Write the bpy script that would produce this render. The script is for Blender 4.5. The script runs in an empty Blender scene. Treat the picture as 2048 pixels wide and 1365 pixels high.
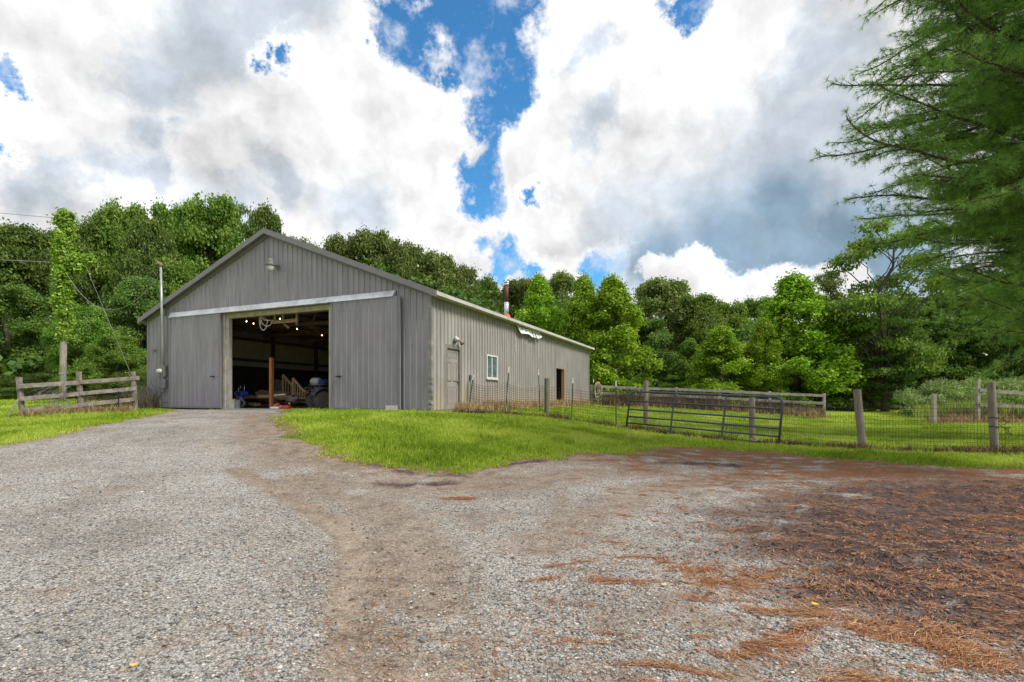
import bpy, bmesh, math, random
import numpy as np
from mathutils import Vector, Matrix

random.seed(7)
rng = np.random.default_rng(11)
R = math.radians
S = bpy.context.scene
COL = S.collection

# ------------------------------------------------------------------ camera
# world: camera above the origin looking along +Y, z = 0 is the barn slab
H = 0.40
F, CX, CY = 1023.0, 1024.0, 797.0
cam = bpy.data.cameras.new('camera')
cam.sensor_width = 36.0
cam.lens = 36.0 * F / 2048.0
cam.shift_x = 0.0
cam.shift_y = (CY - 682.5) / 2048.0
cam.clip_start = 0.05
cam.clip_end = 3000
co = bpy.data.objects.new('camera', cam)
COL.objects.link(co)
co.location = (0, 0, H)
co.rotation_euler = (R(90), 0, 0)
S.camera = co

# ------------------------------------------------------------------ sun + sky
SUN_EL, SUN_AZ = 47.0, 118.0          # azimuth clockwise from +Y
sun = bpy.data.lights.new('sun', 'SUN')
sun.energy = 2.4
sun.angle = R(18)
sun.color = (1.0, 0.965, 0.91)
so = bpy.data.objects.new('sun', sun)
COL.objects.link(so)
_d = Vector((math.sin(R(SUN_AZ)) * math.cos(R(SUN_EL)), math.cos(R(SUN_AZ)) * math.cos(R(SUN_EL)), math.sin(R(SUN_EL))))
so.rotation_euler = _d.to_track_quat('Z', 'Y').to_euler()
so.location = (30, -12, 40)

S.view_settings.view_transform = 'Standard'
S.view_settings.look = 'None'
S.view_settings.exposure = 0.72
S.view_settings.gamma = 1.0
S.view_settings.use_curve_mapping = False


def make_world():
    w = bpy.data.worlds.new('World')
    S.world = w
    w.use_nodes = True
    nt = w.node_tree
    nt.nodes.clear()
    N, L = nt.nodes.new, nt.links.new

    def math_(op, a, b=None, c=None, clamp=False):
        n = N('ShaderNodeMath')
        n.operation = op
        n.use_clamp = clamp
        for i, v in enumerate((a, b, c)):
            if v is None:
                continue
            if isinstance(v, (int, float)):
                n.inputs[i].default_value = v
            else:
                L(v, n.inputs[i])
        return n.outputs[0]

    def mrange(v, a, b, c=0.0, d=1.0, kind='SMOOTHSTEP'):
        n = N('ShaderNodeMapRange')
        n.interpolation_type = kind
        n.clamp = True if hasattr(n, 'clamp') else None
        L(v, n.inputs['Value'])
        for k, x in zip(('From Min', 'From Max', 'To Min', 'To Max'), (a, b, c, d)):
            n.inputs[k].default_value = x
        return n.outputs['Result']

    def vmath(op, a, b=None, s=None):
        n = N('ShaderNodeVectorMath')
        n.operation = op
        for i, v in enumerate((a, b)):
            if v is None:
                continue
            if isinstance(v, (tuple, list, Vector)):
                n.inputs[i].default_value = v
            else:
                L(v, n.inputs[i])
        if s is not None:
            n.inputs['Scale'].default_value = s
        return n

    def noise(vec, scale, detail=8, rough=0.55, dist=0.0, lac=2.0):
        n = N('ShaderNodeTexNoise')
        L(vec, n.inputs['Vector'])
        n.inputs['Scale'].default_value = scale
        n.inputs['Detail'].default_value = detail
        n.inputs['Roughness'].default_value = rough
        n.inputs['Lacunarity'].default_value = lac
        n.inputs['Distortion'].default_value = dist
        return n

    def dirn(px, py):
        return Vector(((px - CX) / F, 1.0, (CY - py) / F)).normalized()

    tc = N('ShaderNodeTexCoord')
    d0 = vmath('NORMALIZE', tc.outputs['Generated']).outputs[0]

    def warped(amount, scale, detail, rough, off=(0, 0, 0)):
        dd = vmath('ADD', d0, off).outputs[0]
        n = noise(dd, scale, detail, rough)
        c = vmath('SUBTRACT', n.outputs['Color'], (0.5, 0.5, 0.5)).outputs[0]
        sc = vmath('SCALE', c, s=amount).outputs[0]
        return vmath('ADD', d0, sc).outputs[0]

    def field(vec, blobs):
        out = None
        for px, py, r in blobs:
            c = dirn(px, py)
            rr = (dirn(px + r * 0.7, py + r * 0.7) - c).length
            dist = vmath('DISTANCE', vec, c).outputs['Value']
            v = math_('MULTIPLY_ADD', dist, -1.0 / rr, 1.0)
            out = v if out is None else math_('SMOOTH_MAX', out, v, 0.25)
        return out

    # one warp noise drives the ragged edges and the soft masses
    wn = noise(d0, 5.0, 9, 0.66).outputs['Color']
    wc = vmath('SUBTRACT', wn, (0.5, 0.5, 0.5)).outputs[0]
    wE = vmath('ADD', d0, vmath('SCALE', wc, s=0.24).outputs[0]).outputs[0]
    wS = vmath('ADD', d0, vmath('SCALE', wc, s=0.30).outputs[0]).outputs[0]
    wT = vmath('ADD', d0, vmath('SCALE', wc, s=0.13).outputs[0]).outputs[0]
    wB = vmath('ADD', d0, vmath('SCALE', wc, s=0.08).outputs[0]).outputs[0]
    gaps = [(800, 0, 90), (860, 60, 105), (925, 45, 115), (1010, 10, 100), (1000, 110, 100), (1045, 165, 70),
            (1020, 200, 68), (990, 240, 62), (965, 290, 62), (955, 340, 62), (970, 390, 52), (780, 60, 50),
            (545, 112, 40), (600, 130, 40), (1085, 385, 28), (895, 150, 50),
            (0, 105, 52), (0, 280, 40), (1345, 20, 50), (1000, 520, 50), (1070, 545, 40), (1190, 550, 46),
            (1790, 605, 40),
            (-400, 300, 170), (2500, 500, 220), (400, -500, 160), (1500, -700, 260)]
    G0 = field(wE, gaps)
    wis = noise(d0, 11.0, 8, 0.66).outputs['Fac']
    G = math_('ADD', G0, math_('MULTIPLY_ADD', wis, 2.0, -1.0))
    gap = mrange(G, -0.10, 0.42)
    # behind the camera: broken cloud by plain noise
    nb = noise(d0, 2.2, 5, 0.6).outputs['Fac']
    back = mrange(nb, 0.56, 0.66)
    sep = N('ShaderNodeSeparateXYZ')
    L(d0, sep.inputs[0])
    front = mrange(sep.outputs['Y'], 0.10, 0.35)
    backm = math_('MULTIPLY', back, math_('SUBTRACT', 1.0, front))
    gap = math_('MAXIMUM', gap, backm)
    # thin wisps inside the gaps
    wn2 = math_('MULTIPLY', wis, 1.0)
    wisp = mrange(wn2, 0.50, 0.70)
    cloud = math_('SUBTRACT', 1.0, math_('MULTIPLY', gap, math_('MULTIPLY_ADD', wisp, -0.55, 1.0)))

    # grey undersides
    dark = [(420, 40, 210), (560, 20, 160), (250, 300, 95), (300, 240, 80), (330, 130, 140), (130, 330, 110), (300, 340, 70), (560, 400, 80),
            (90, 400, 120), (420, 440, 130), (700, 440, 120),
            (1500, 380, 210), (1620, 300, 200), (1400, 470, 190), (1620, 470, 200), (1250, 500, 150), (1780, 360, 170),
            (1620, 130, 130), (1180, 90, 60), (1230, 260, 70), (-500, 400, 350), (2500, 200, 400)]
    DK = mrange(field(wS, dark), 0.05, 0.75)
    storm = [(1450, 515, 170), (1600, 505, 170), (1320, 545, 110), (1700, 470, 150), (1560, 420, 120), (1800, 520, 170), (1500, 560, 150), (1400, 560, 120), (1640, 560, 120)]
    ST = mrange(field(wT, storm), 0.0, 0.80)
    white = [(1400, 590, 80), (1480, 585, 80), (1580, 578, 90), (1680, 560, 60), (1010, 545, 50), (1130, 540, 50), (960, 545, 40), (1310, 600, 60), (1850, 100, 60), (1780, 130, 60)]
    WH = mrange(field(wE, white), 0.0, 0.22)

    # relief: billows lit from above right
    def billow(vec):
        return noise(vec, 4.6, 8, 0.57, 0.0).outputs['Fac']
    sd = vmath('ADD', wB, (0.020, -0.006, 0.030)).outputs[0]
    b0, b1 = billow(wB), billow(sd)
    rel = math_('SUBTRACT', b0, b1)
    lum = math_('MULTIPLY_ADD', rel, 1.05, 0.58)
    big = noise(d0, 2.8, 3, 0.5).outputs['Fac']
    lum = math_('ADD', lum, mrange(big, 0.35, 0.65, -0.06, 0.07, 'LINEAR'))
    # clouds brighten where they thin out towards a gap
    rim = mrange(G0, -0.75, 0.0)
    lum = math_('ADD', lum, math_('MULTIPLY', rim, 0.10))
    dk = math_('MULTIPLY', DK, math_('MULTIPLY_ADD', rim, -0.6, 1.0))
    dk = math_('MULTIPLY', dk, math_('SUBTRACT', 1.0, WH))
    lum = math_('MULTIPLY', lum, math_('MULTIPLY_ADD', dk, -0.24, 1.0))
    st = math_('MULTIPLY', ST, math_('SUBTRACT', 1.0, WH))
    lum = math_('MULTIPLY', lum, math_('MULTIPLY_ADD', st, -0.38, 1.0))
    lum = math_('MINIMUM', math_('MAXIMUM', lum, 0.12), 0.68)

    tint = N('ShaderNodeMix')
    tint.data_type = 'RGBA'
    tint.inputs['A'].default_value = (1.0, 1.0, 1.0, 1)
    tint.inputs['B'].default_value = (0.88, 0.97, 1.08, 1)
    L(dk, tint.inputs['Factor'])
    tint2 = N('ShaderNodeMix')
    tint2.data_type = 'RGBA'
    L(tint.outputs['Result'], tint2.inputs['A'])
    tint2.inputs['B'].default_value = (0.60, 0.86, 1.12, 1)
    L(st, tint2.inputs['Factor'])
    cc = vmath('SCALE', tint2.outputs['Result'])
    L(lum, cc.inputs['Scale'])

    sky = N('ShaderNodeTexSky')
    sky.sky_type = 'NISHITA'
    sky.sun_disc = False
    sky.sun_elevation = R(SUN_EL)
    sky.sun_rotation = R(SUN_AZ)
    sky.air_density = 1.0
    sky.dust_density = 0.3
    sky.ozone_density = 3.0
    skc = vmath('MULTIPLY', sky.outputs['Color'], (0.60, 1.32, 1.60)).outputs[0]   # polarised, deep blue
    bg1 = N('ShaderNodeBackground')
    L(skc, bg1.inputs['Color'])
    bg1.inputs['Strength'].default_value = 0.076
    bg2 = N('ShaderNodeBackground')
    L(cc.outputs[0], bg2.inputs['Color'])
    bg2.inputs['Strength'].default_value = 1.0
    mx = N('ShaderNodeMixShader')
    L(cloud, mx.inputs[0])
    L(bg1.outputs[0], mx.inputs[1])
    L(bg2.outputs[0], mx.inputs[2])
    o = N('ShaderNodeOutputWorld')
    L(mx.outputs[0], o.inputs[0])
    w.cycles.sampling_method = 'MANUAL'
    w.cycles.sample_map_resolution = 512


make_world()
S.cycles.max_bounces = 6
S.cycles.diffuse_bounces = 3
S.cycles.transmission_bounces = 4
S.cycles.transparent_max_bounces = 8
S.cycles.caustics_reflective = False
S.cycles.caustics_refractive = False
# ------------------------------------------------------------------ numpy noise
_perm = np.random.default_rng(5).random((256, 256))


def vnoise(x, y):
    xi, yi = np.floor(x).astype(int), np.floor(y).astype(int)
    fx, fy = x - xi, y - yi
    fx, fy = fx * fx * (3 - 2 * fx), fy * fy * (3 - 2 * fy)
    g = lambda a, b: _perm[a & 255, b & 255]
    return (g(xi, yi) * (1 - fx) + g(xi + 1, yi) * fx) * (1 - fy) + (g(xi, yi + 1) * (1 - fx) + g(xi + 1, yi + 1) * fx) * fy


def fbm(x, y, scale=1.0, octaves=4, rough=0.5):
    x, y = np.asarray(x, float) * scale + 37.3, np.asarray(y, float) * scale + 91.7
    a, t, v = 1.0, 0.0, 0.0
    for _ in range(octaves):
        v = v + a * vnoise(x, y)
        t += a
        a *= rough
        x, y = x * 2.03 + 11.1, y * 2.03 + 5.3
    return v / t


def sstep(x, a, b):
    t = np.clip((np.asarray(x, float) - a) / (b - a), 0, 1)
    return t * t * (3 - 2 * t)


# ------------------------------------------------------------------ materials
MATS = {}


def nodes_of(name):
    m = bpy.data.materials.new(name)
    m.use_nodes = True
    nt = m.node_tree
    b = nt.nodes['Principled BSDF']
    return m, nt, b


def N_(nt, t, **kw):
    n = nt.nodes.new(t)
    for k, v in kw.items():
        if k.startswith('i_'):
            n.inputs[k[2:].replace('_', ' ')].default_value = v
        else:
            setattr(n, k, v)
    return n


def ramp(nt, fac, stops):
    r = nt.nodes.new('ShaderNodeValToRGB')
    e = r.color_ramp.elements
    while len(e) < len(stops):
        e.new(0.5)
    for k, (p, c) in enumerate(stops):
        e[k].position = p
        e[k].color = (*c, 1) if len(c) == 3 else c
    nt.links.new(fac, r.inputs[0])
    return r.outputs[0]


def mixc(nt, fac, a, b, mode='MIX'):
    m = nt.nodes.new('ShaderNodeMix')
    m.data_type = 'RGBA'
    m.blend_type = mode
    for k, v in (('Factor', fac), ('A', a), ('B', b)):
        if isinstance(v, (int, float)):
            m.inputs[k].default_value = v
        elif isinstance(v, (tuple, list)):
            m.inputs[k].default_value = (*v, 1)
        else:
            nt.links.new(v, m.inputs[k])
    return m.outputs['Result']


def fmath(nt, op, a, b=0.0, clamp=False):
    m = nt.nodes.new('ShaderNodeMath')
    m.operation = op
    m.use_clamp = clamp
    for k, v in enumerate((a, b)):
        if isinstance(v, (int, float)):
            m.inputs[k].default_value = v
        else:
            nt.links.new(v, m.inputs[k])
    return m.outputs[0]


def mat(name, col, rough=0.6, metal=0.0, var=0.15, scale=6.0, stretch=(1, 1, 1), bump=0.0, bscale=40.0,
        stain=None, stain_amt=0.4, stain_scale=1.5, spec=0.3, emit=None, emit_s=0.0):
    """Principled material with two scales of tonal variation in object space."""
    if name in MATS:
        return MATS[name]
    m, nt, b = nodes_of(name)
    tc = N_(nt, 'ShaderNodeTexCoord')
    mp = N_(nt, 'ShaderNodeMapping')
    mp.inputs['Scale'].default_value = stretch
    nt.links.new(tc.outputs['Object'], mp.inputs[0])
    n1 = N_(nt, 'ShaderNodeTexNoise')
    n1.inputs['Scale'].default_value = scale
    n1.inputs['Detail'].default_value = 6
    n1.inputs['Roughness'].default_value = 0.6
    nt.links.new(mp.outputs[0], n1.inputs['Vector'])
    lo = tuple(max(0, c * (1 - var * 1.6)) for c in col)
    hi = tuple(min(1, c * (1 + var * 1.6)) for c in col)
    c = ramp(nt, n1.outputs['Fac'], [(0.28, lo), (0.72, hi)])
    if stain is not None:
        n2 = N_(nt, 'ShaderNodeTexNoise')
        n2.inputs['Scale'].default_value = stain_scale
        n2.inputs['Detail'].default_value = 8
        n2.inputs['Roughness'].default_value = 0.65
        nt.links.new(mp.outputs[0], n2.inputs['Vector'])
        f = ramp(nt, n2.outputs['Fac'], [(0.48, (0, 0, 0)), (0.66, (stain_amt,) * 3)])
        c = mixc(nt, f, c, stain)
    nt.links.new(c, b.inputs['Base Color'])
    b.inputs['Roughness'].default_value = rough
    b.inputs['Metallic'].default_value = metal
    b.inputs['Specular IOR Level'].default_value = spec
    if emit:
        b.inputs['Emission Color'].default_value = (*emit, 1)
        b.inputs['Emission Strength'].default_value = emit_s
    if bump > 0:
        n3 = N_(nt, 'ShaderNodeTexNoise')
        n3.inputs['Scale'].default_value = bscale
        n3.inputs['Detail'].default_value = 4
        nt.links.new(mp.outputs[0], n3.inputs['Vector'])
        bp = N_(nt, 'ShaderNodeBump')
        bp.inputs['Strength'].default_value = bump
        bp.inputs['Distance'].default_value = 0.02
        nt.links.new(n3.outputs['Fac'], bp.inputs['Height'])
        nt.links.new(bp.outputs[0], b.inputs['Normal'])
    MATS[name] = m
    return m


def leaf_mat(name, lo, hi, yel=None, trans=0.35, rough=0.55):
    """Foliage: per-leaf tone from the 'tone' attribute, per-tree shift from the object's random value."""
    if name in MATS:
        return MATS[name]
    m, nt, b = nodes_of(name)
    at = N_(nt, 'ShaderNodeAttribute', attribute_name='tone')
    oi = N_(nt, 'ShaderNodeObjectInfo')
    c = ramp(nt, at.outputs['Fac'], [(0.0, lo), (0.75, hi), (1.0, yel or hi)])
    hs = N_(nt, 'ShaderNodeHueSaturation')
    nt.links.new(c, hs.inputs['Color'])
    nt.links.new(fmath(nt, 'ADD', fmath(nt, 'MULTIPLY', oi.outputs['Random'], 0.024), 0.488), hs.inputs['Hue'])
    nt.links.new(fmath(nt, 'ADD', fmath(nt, 'MULTIPLY', oi.outputs['Random'], 0.30), 0.86), hs.inputs['Value'])
    nt.links.new(hs.outputs[0], b.inputs['Base Color'])
    b.inputs['Roughness'].default_value = rough
    b.inputs['Specular IOR Level'].default_value = 0.25
    tr = N_(nt, 'ShaderNodeBsdfTranslucent')
    g = N_(nt, 'ShaderNodeGamma')
    nt.links.new(mixc(nt, 0.6, hs.outputs[0], (1.3, 1.5, 0.35), 'MULTIPLY'), tr.inputs['Color'])
    mx = N_(nt, 'ShaderNodeMixShader')
    mx.inputs[0].default_value = trans
    nt.links.new(b.outputs[0], mx.inputs[1])
    nt.links.new(tr.outputs[0], mx.inputs[2])
    nt.links.new(mx.outputs[0], nt.nodes['Material Output'].inputs[0])
    nt.nodes.remove(g)
    MATS[name] = m
    return m


# ------------------------------------------------------------------ mesh helpers
class MB:
    def __init__(s):
        s.v, s.f = [], []

    def add(s, vs, fs):
        o = len(s.v)
        s.v.extend([tuple(p) for p in vs])
        s.f.extend([tuple(i + o for i in f) for f in fs])
        return s

    def hexa(s, c8):
        return s.add(c8, [(0, 3, 2, 1), (4, 5, 6, 7), (0, 1, 5, 4), (1, 2, 6, 5), (2, 3, 7, 6), (3, 0, 4, 7)])

    def box(s, c, size, ax=(1, 0, 0), ay=(0, 1, 0), az=(0, 0, 1)):
        c = Vector(c)
        ax, ay, az = Vector(ax) * size[0] / 2, Vector(ay) * size[1] / 2, Vector(az) * size[2] / 2
        return s.hexa([c - ax - ay - az, c + ax - ay - az, c + ax + ay - az, c - ax + ay - az,
                       c - ax - ay + az, c + ax - ay + az, c + ax + ay + az, c - ax + ay + az])

    def board(s, a, b, w, t, up=(0, 0, 1), ends=0.0):
        """a board from a to b; w across (along up), t thick"""
        a, b = Vector(a), Vector(b)
        d = (b - a)
        L = d.length
        d.normalize()
        n = d.cross(Vector(up))
        n.normalize()
        u = n.cross(d)
        return s.box((a + b) / 2, (L, t, w), d, n, u)

    def tube(s, pts, r, n=8, cap=True):
        pts = [Vector(p) for p in pts]
        rs = r if isinstance(r, (list, tuple)) else [r] * len(pts)
        o = len(s.v)
        prev = None
        for i, p in enumerate(pts):
            d = (pts[min(i + 1, len(pts) - 1)] - pts[max(i - 1, 0)])
            if d.length < 1e-9:
                d = Vector((0, 0, 1))
            d.normalize()
            if prev is None:
                u = d.orthogonal().normalized()
            else:
                u = (prev - d * prev.dot(d))
                u = u.normalized() if u.length > 1e-6 else d.orthogonal().normalized()
            prev = u
            w = d.cross(u)
            for k in range(n):
                a = 2 * math.pi * k / n
                s.v.append(tuple(p + (u * math.cos(a) + w * math.sin(a)) * rs[i]))
        for i in range(len(pts) - 1):
            for k in range(n):
                a, b = o + i * n + k, o + i * n + (k + 1) % n
                s.f.append((a, b, b + n, a + n))
        if cap:
            s.f.append(tuple(o + k for k in reversed(range(n))))
            e = o + (len(pts) - 1) * n
            s.f.append(tuple(e + k for k in range(n)))
        return s

    def lathe(s, c, axis, prof, n=16):
        """prof: list of (distance along axis, radius)"""
        c, axis = Vector(c), Vector(axis).normalized()
        return s.tube([c + axis * (t + i * 1e-5) for i, (t, r_) in enumerate(prof)], [max(r_, 1e-4) for t, r_ in prof], n)

    def build(s, name, material, parent=None, smooth=False, bevel=0.0, origin=None):
        return link_mesh(name, np.array(s.v, float), s.f, material, parent, smooth, bevel, origin)


ORG = {}


def link_mesh(name, V, faces, material, parent=None, smooth=False, bevel=0.0, origin=None, attrs=None):
    V = np.asarray(V, float).reshape(-1, 3)
    if parent is not None:
        org = ORG[parent.name]
    elif origin is not None:
        org = np.array(origin, float)
    else:
        lo, hi = V.min(0), V.max(0)
        org = np.array([(lo[0] + hi[0]) / 2, (lo[1] + hi[1]) / 2, lo[2]])
    me = bpy.data.meshes.new(name)
    V = V - org
    if isinstance(faces, np.ndarray):
        nf, k = faces.shape
        me.vertices.add(len(V))
        me.vertices.foreach_set('co', V.astype(np.float32).ravel())
        me.loops.add(nf * k)
        me.loops.foreach_set('vertex_index', faces.astype(np.int32).ravel())
        me.polygons.add(nf)
        me.polygons.foreach_set('loop_start', np.arange(0, nf * k, k, dtype=np.int32))
        try:
            me.polygons.foreach_set('loop_total', np.full(nf, k, dtype=np.int32))
        except Exception:
            pass
        me.update(calc_edges=True)
    else:
        me.from_pydata([tuple(p) for p in V], [], faces)
        me.update()
    if attrs:
        for an, (dom, arr) in attrs.items():
            a = me.attributes.new(an, 'FLOAT', dom)
            a.data.foreach_set('value', np.asarray(arr, np.float32))
    if smooth:
        me.polygons.foreach_set('use_smooth', np.ones(len(me.polygons), bool))
    me.materials.append(material)
    o = bpy.data.objects.new(name, me)
    COL.objects.link(o)
    if parent is not None:
        o.parent = parent
    else:
        o.location = org
    ORG[o.name] = org
    if bevel > 0:
        md = o.modifiers.new('bevel', 'BEVEL')
        md.width = bevel
        md.segments = 2
        md.limit_method = 'ANGLE'
    return o


def tag(o, label=None, cat=None, group=None, kind=None):
    if label: o['label'] = label
    if cat: o['category'] = cat
    if group: o['group'] = group
    if kind: o['kind'] = kind
    return o


def thing(name, label, cat, loc, group=None):
    o = bpy.data.objects.new(name, None)
    COL.objects.link(o)
    o.location = loc
    o.empty_display_size = 0.2
    ORG[o.name] = np.array(loc, float)
    return tag(o, label, cat, group)


def dup(o, loc, rotz=0.0, scale=(1, 1, 1), label=None):
    r = o.copy()
    COL.objects.link(r)
    r.location = loc
    r.rotation_euler = (0, 0, rotz)
    r.scale = scale
    if label:
        r['label'] = label
    for ch in list(o.children):
        c = ch.copy()
        COL.objects.link(c)
        c.parent = r
        for g in list(ch.children):
            d = g.copy()
            COL.objects.link(d)
            d.parent = c
    return r


# ------------------------------------------------------------------ ground height
CTRL = np.array([
    (0, -8, -1.15), (0, 0, -1.12), (0, 4, -1.10), (-6, 4, -1.02), (6, 4, -1.10), (12, 4, -1.02), (-13, 4, -0.85), (20, 4, -1.0), (-22, 4, -0.7),
    (-0.8, 9.1, -0.82), (3.5, 9.5, -0.90), (7, 10, -0.93), (-3, 10, -0.62), (-6, 10, -0.56), (-10.2, 10.2, -0.53),
    (-2.5, 13.3, -0.28), (-4.5, 14.2, -0.14), (-7, 15, -0.14), (-11.2, 13.1, -0.28), (-14, 14, -0.40), (0.3, 14, -0.36), (2.8, 14.5, -0.68),
    (-2.6, 15.8, -0.035), (-6, 17.3, -0.03), (-9.2, 18.9, -0.03), (-9.9, 20.2, -0.03), (-12, 20.3, -0.04), (-15.4, 21.5, -0.04),
    (4.05, 17.8, -0.66), (7.39, 14.1, -0.88), (11.3, 12, -0.88), (8.9, 13, -0.89), (4.79, 18.3, -0.60), (2.28, 19, -0.34), (1.35, 19.3, -0.22),
    (-0.2, 19, -0.06), (-1.2, 18.6, -0.03), (-1.6, 17.2, -0.04), (1.5, 25, -0.03), (5.1, 33.5, 0.02), (-9, 27, -0.03), (-3, 34, 0.0), (3.5, 24.5, -0.15),
    (17.6, 28.8, -0.67), (12.5, 30.7, -0.30), (8, 31, -0.10), (20.6, 25, -0.77), (20.9, 23, -0.72), (14, 18, -0.86), (18, 14, -0.86), (10, 23, -0.72), (39, 55, -0.40), (16, 45, -0.20), (28, 40, -0.50), (30, 20, -0.80),
    (-16.8, 17.5, -0.22), (-15.8, 18.7, -0.12), (-14.7, 20, -0.06), (-22.8, 26, 0.22), (-30, 26, 0.25), (-13, 30, 0.12), (-25, 16, -0.25), (-40, 20, 0.1), (-40, 40, 0.6), (0, 60, 0.3), (-20, 50, 0.6), (60, 70, -0.2), (70, 20, -0.6), (-70, -30, -0.6), (70, -40, -1.0), (0, -60, -1.2)], float)


def _tps(r2):
    return np.where(r2 > 1e-12, r2 * np.log(np.maximum(r2, 1e-12)), 0.0)


_n = len(CTRL)
_P = CTRL[:, :2]
_K = _tps(((_P[:, None] - _P[None]) ** 2).sum(-1)) + np.eye(_n) * 0.6
_A = np.zeros((_n + 3, _n + 3))
_A[:_n, :_n] = _K
_A[:_n, _n] = 1
_A[:_n, _n + 1:] = _P
_A[_n:, :_n] = _A[:_n, _n:].T
_W = np.linalg.solve(_A, np.concatenate([CTRL[:, 2], [0, 0, 0]]))


def gz(x, y):
    """ground height, without the small lumps"""
    x, y = np.asarray(x, float), np.asarray(y, float)
    xs, ys = x.ravel(), y.ravel()
    out = np.empty(len(xs))
    for i in range(0, len(xs), 60000):
        a, b = xs[i:i + 60000], ys[i:i + 60000]
        r2 = (a[:, None] - _P[None, :, 0]) ** 2 + (b[:, None] - _P[None, :, 1]) ** 2
        out[i:i + 60000] = _tps(r2) @ _W[:_n] + _W[_n] + _W[_n + 1] * a + _W[_n + 2] * b
    r = np.hypot(xs, ys)
    t = sstep(r, 60, 110)
    out = np.clip(out, -1.4, 1.2) * (1 - t) + (-0.3) * t
    return out.reshape(x.shape) if x.ndim else float(out[0])


def on_ground(px, py):
    """where the view ray through a photo point meets the ground (used to read the plan off the photo)"""
    k, m = (px - CX) / F, (CY - py) / F
    ys = np.linspace(1.5, 60, 1200)
    d = H + m * ys - gz(k * ys, ys)
    i = int(np.argmax(d < 0)) if (d < 0).any() else len(ys) - 1
    i = max(i, 1)
    t = d[i - 1] / (d[i - 1] - d[i] + 1e-9)
    y = ys[i - 1] + t * (ys[i] - ys[i - 1])
    return (k * y, y)


# ------------------------------------------------------------------ barn plan
C0 = Vector((-2.53, 16.0, 0.0))
EW = Vector((-0.9182, 0.3961, 0.0))      # along the front, away from the near corner
EL = Vector((0.3961, 0.9182, 0.0))       # along the side, towards the back
BW, BL = 13.9, 19.1


def B(w, l, z=0.0):
    return C0 + EW * w + EL * l + Vector((0, 0, z))


def w_of(px, l=0.0):
    k = (px - CX) / F
    return (k * (C0.y + l * EL.y) - C0.x - l * EL.x) / (EW.x - k * EW.y)


def l_of(px, w=0.0):
    k = (px - CX) / F
    return (k * (C0.y + w * EW.y) - C0.x - w * EW.x) / (EL.x - k * EL.y)


def z_of(py, w, l):
    return H + (CY - py) * B(w, l).y / F


def bb(mb, w0, w1, l0, l1, z0, z1):
    return mb.hexa([B(w0, l0, z0), B(w0, l1, z0), B(w1, l1, z0), B(w1, l0, z0),
                    B(w0, l0, z1), B(w0, l1, z1), B(w1, l1, z1), B(w1, l0, z1)])
# ------------------------------------------------------------------ ground plan
def poly(pts):
    return np.array([on_ground(*p) for p in pts])


def inside(P, x, y):
    c = np.zeros(x.shape, bool)
    n = len(P)
    for i in range(n):
        x0, y0 = P[i]
        x1, y1 = P[(i + 1) % n]
        if y0 == y1:
            continue
        hit = ((y0 > y) != (y1 > y)) & (x < (x1 - x0) * (y - y0) / (y1 - y0) + x0)
        c ^= hit
    return c


def pdist(P, x, y, closed=True):
    d = np.full(x.shape, 1e9)
    n = len(P)
    for i in range(n if closed else n - 1):
        a, b = P[i], P[(i + 1) % n]
        ab = b - a
        t = np.clip(((x - a[0]) * ab[0] + (y - a[1]) * ab[1]) / (ab @ ab + 1e-9), 0, 1)
        d = np.minimum(d, np.hypot(x - a[0] - t * ab[0], y - a[1] - t * ab[1]))
    return d


left_edge = poly([(0, 890), (60, 879), (160, 858), (260, 838), (340, 823)])
lawn_edge = poly([(572, 829), (552, 834), (556, 846), (585, 872), (655, 905), (760, 928), (860, 937), (935, 938), (1000, 926), (1100, 918), (1250, 905),
                  (1340, 894), (1400, 897), (1550, 905), (1700, 920), (1850, 932), (2048, 937)])
apron = np.array([(B(w_of(345), 0).x, B(w_of(345), 0).y), (B(w_of(572), 0).x, B(w_of(572), 0).y)])
DRIVE = np.vstack([[(-19, -10), (-17, 5), (-13.2, 8.2)], left_edge, apron, lawn_edge, [(17, 9.8), (24, 9.0), (24, -10)]])


def drive_sd(x, y):
    """>0 inside the gravel"""
    d = pdist(DRIVE, x, y)
    s = np.where(inside(DRIVE, x, y), d, -d)
    return s + (fbm(x, y, 1.1, 4, 0.6) - 0.5) * 0.8 + (fbm(x, y, 6.0, 3, 0.6) - 0.5) * 0.6


def blob(x, y, px, py, rx, ry, soft=0.5):
    cx, cy = on_ground(px, py)
    q = np.hypot((x - cx) / rx, (y - cy) / ry)
    return 1 - sstep(q, 1 - soft, 1 + soft)


def line_m(x, y, pts, w, soft=0.6):
    d = pdist(poly(pts), x, y, closed=False)
    return 1 - sstep(d / w, 1 - soft, 1 + soft)


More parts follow.
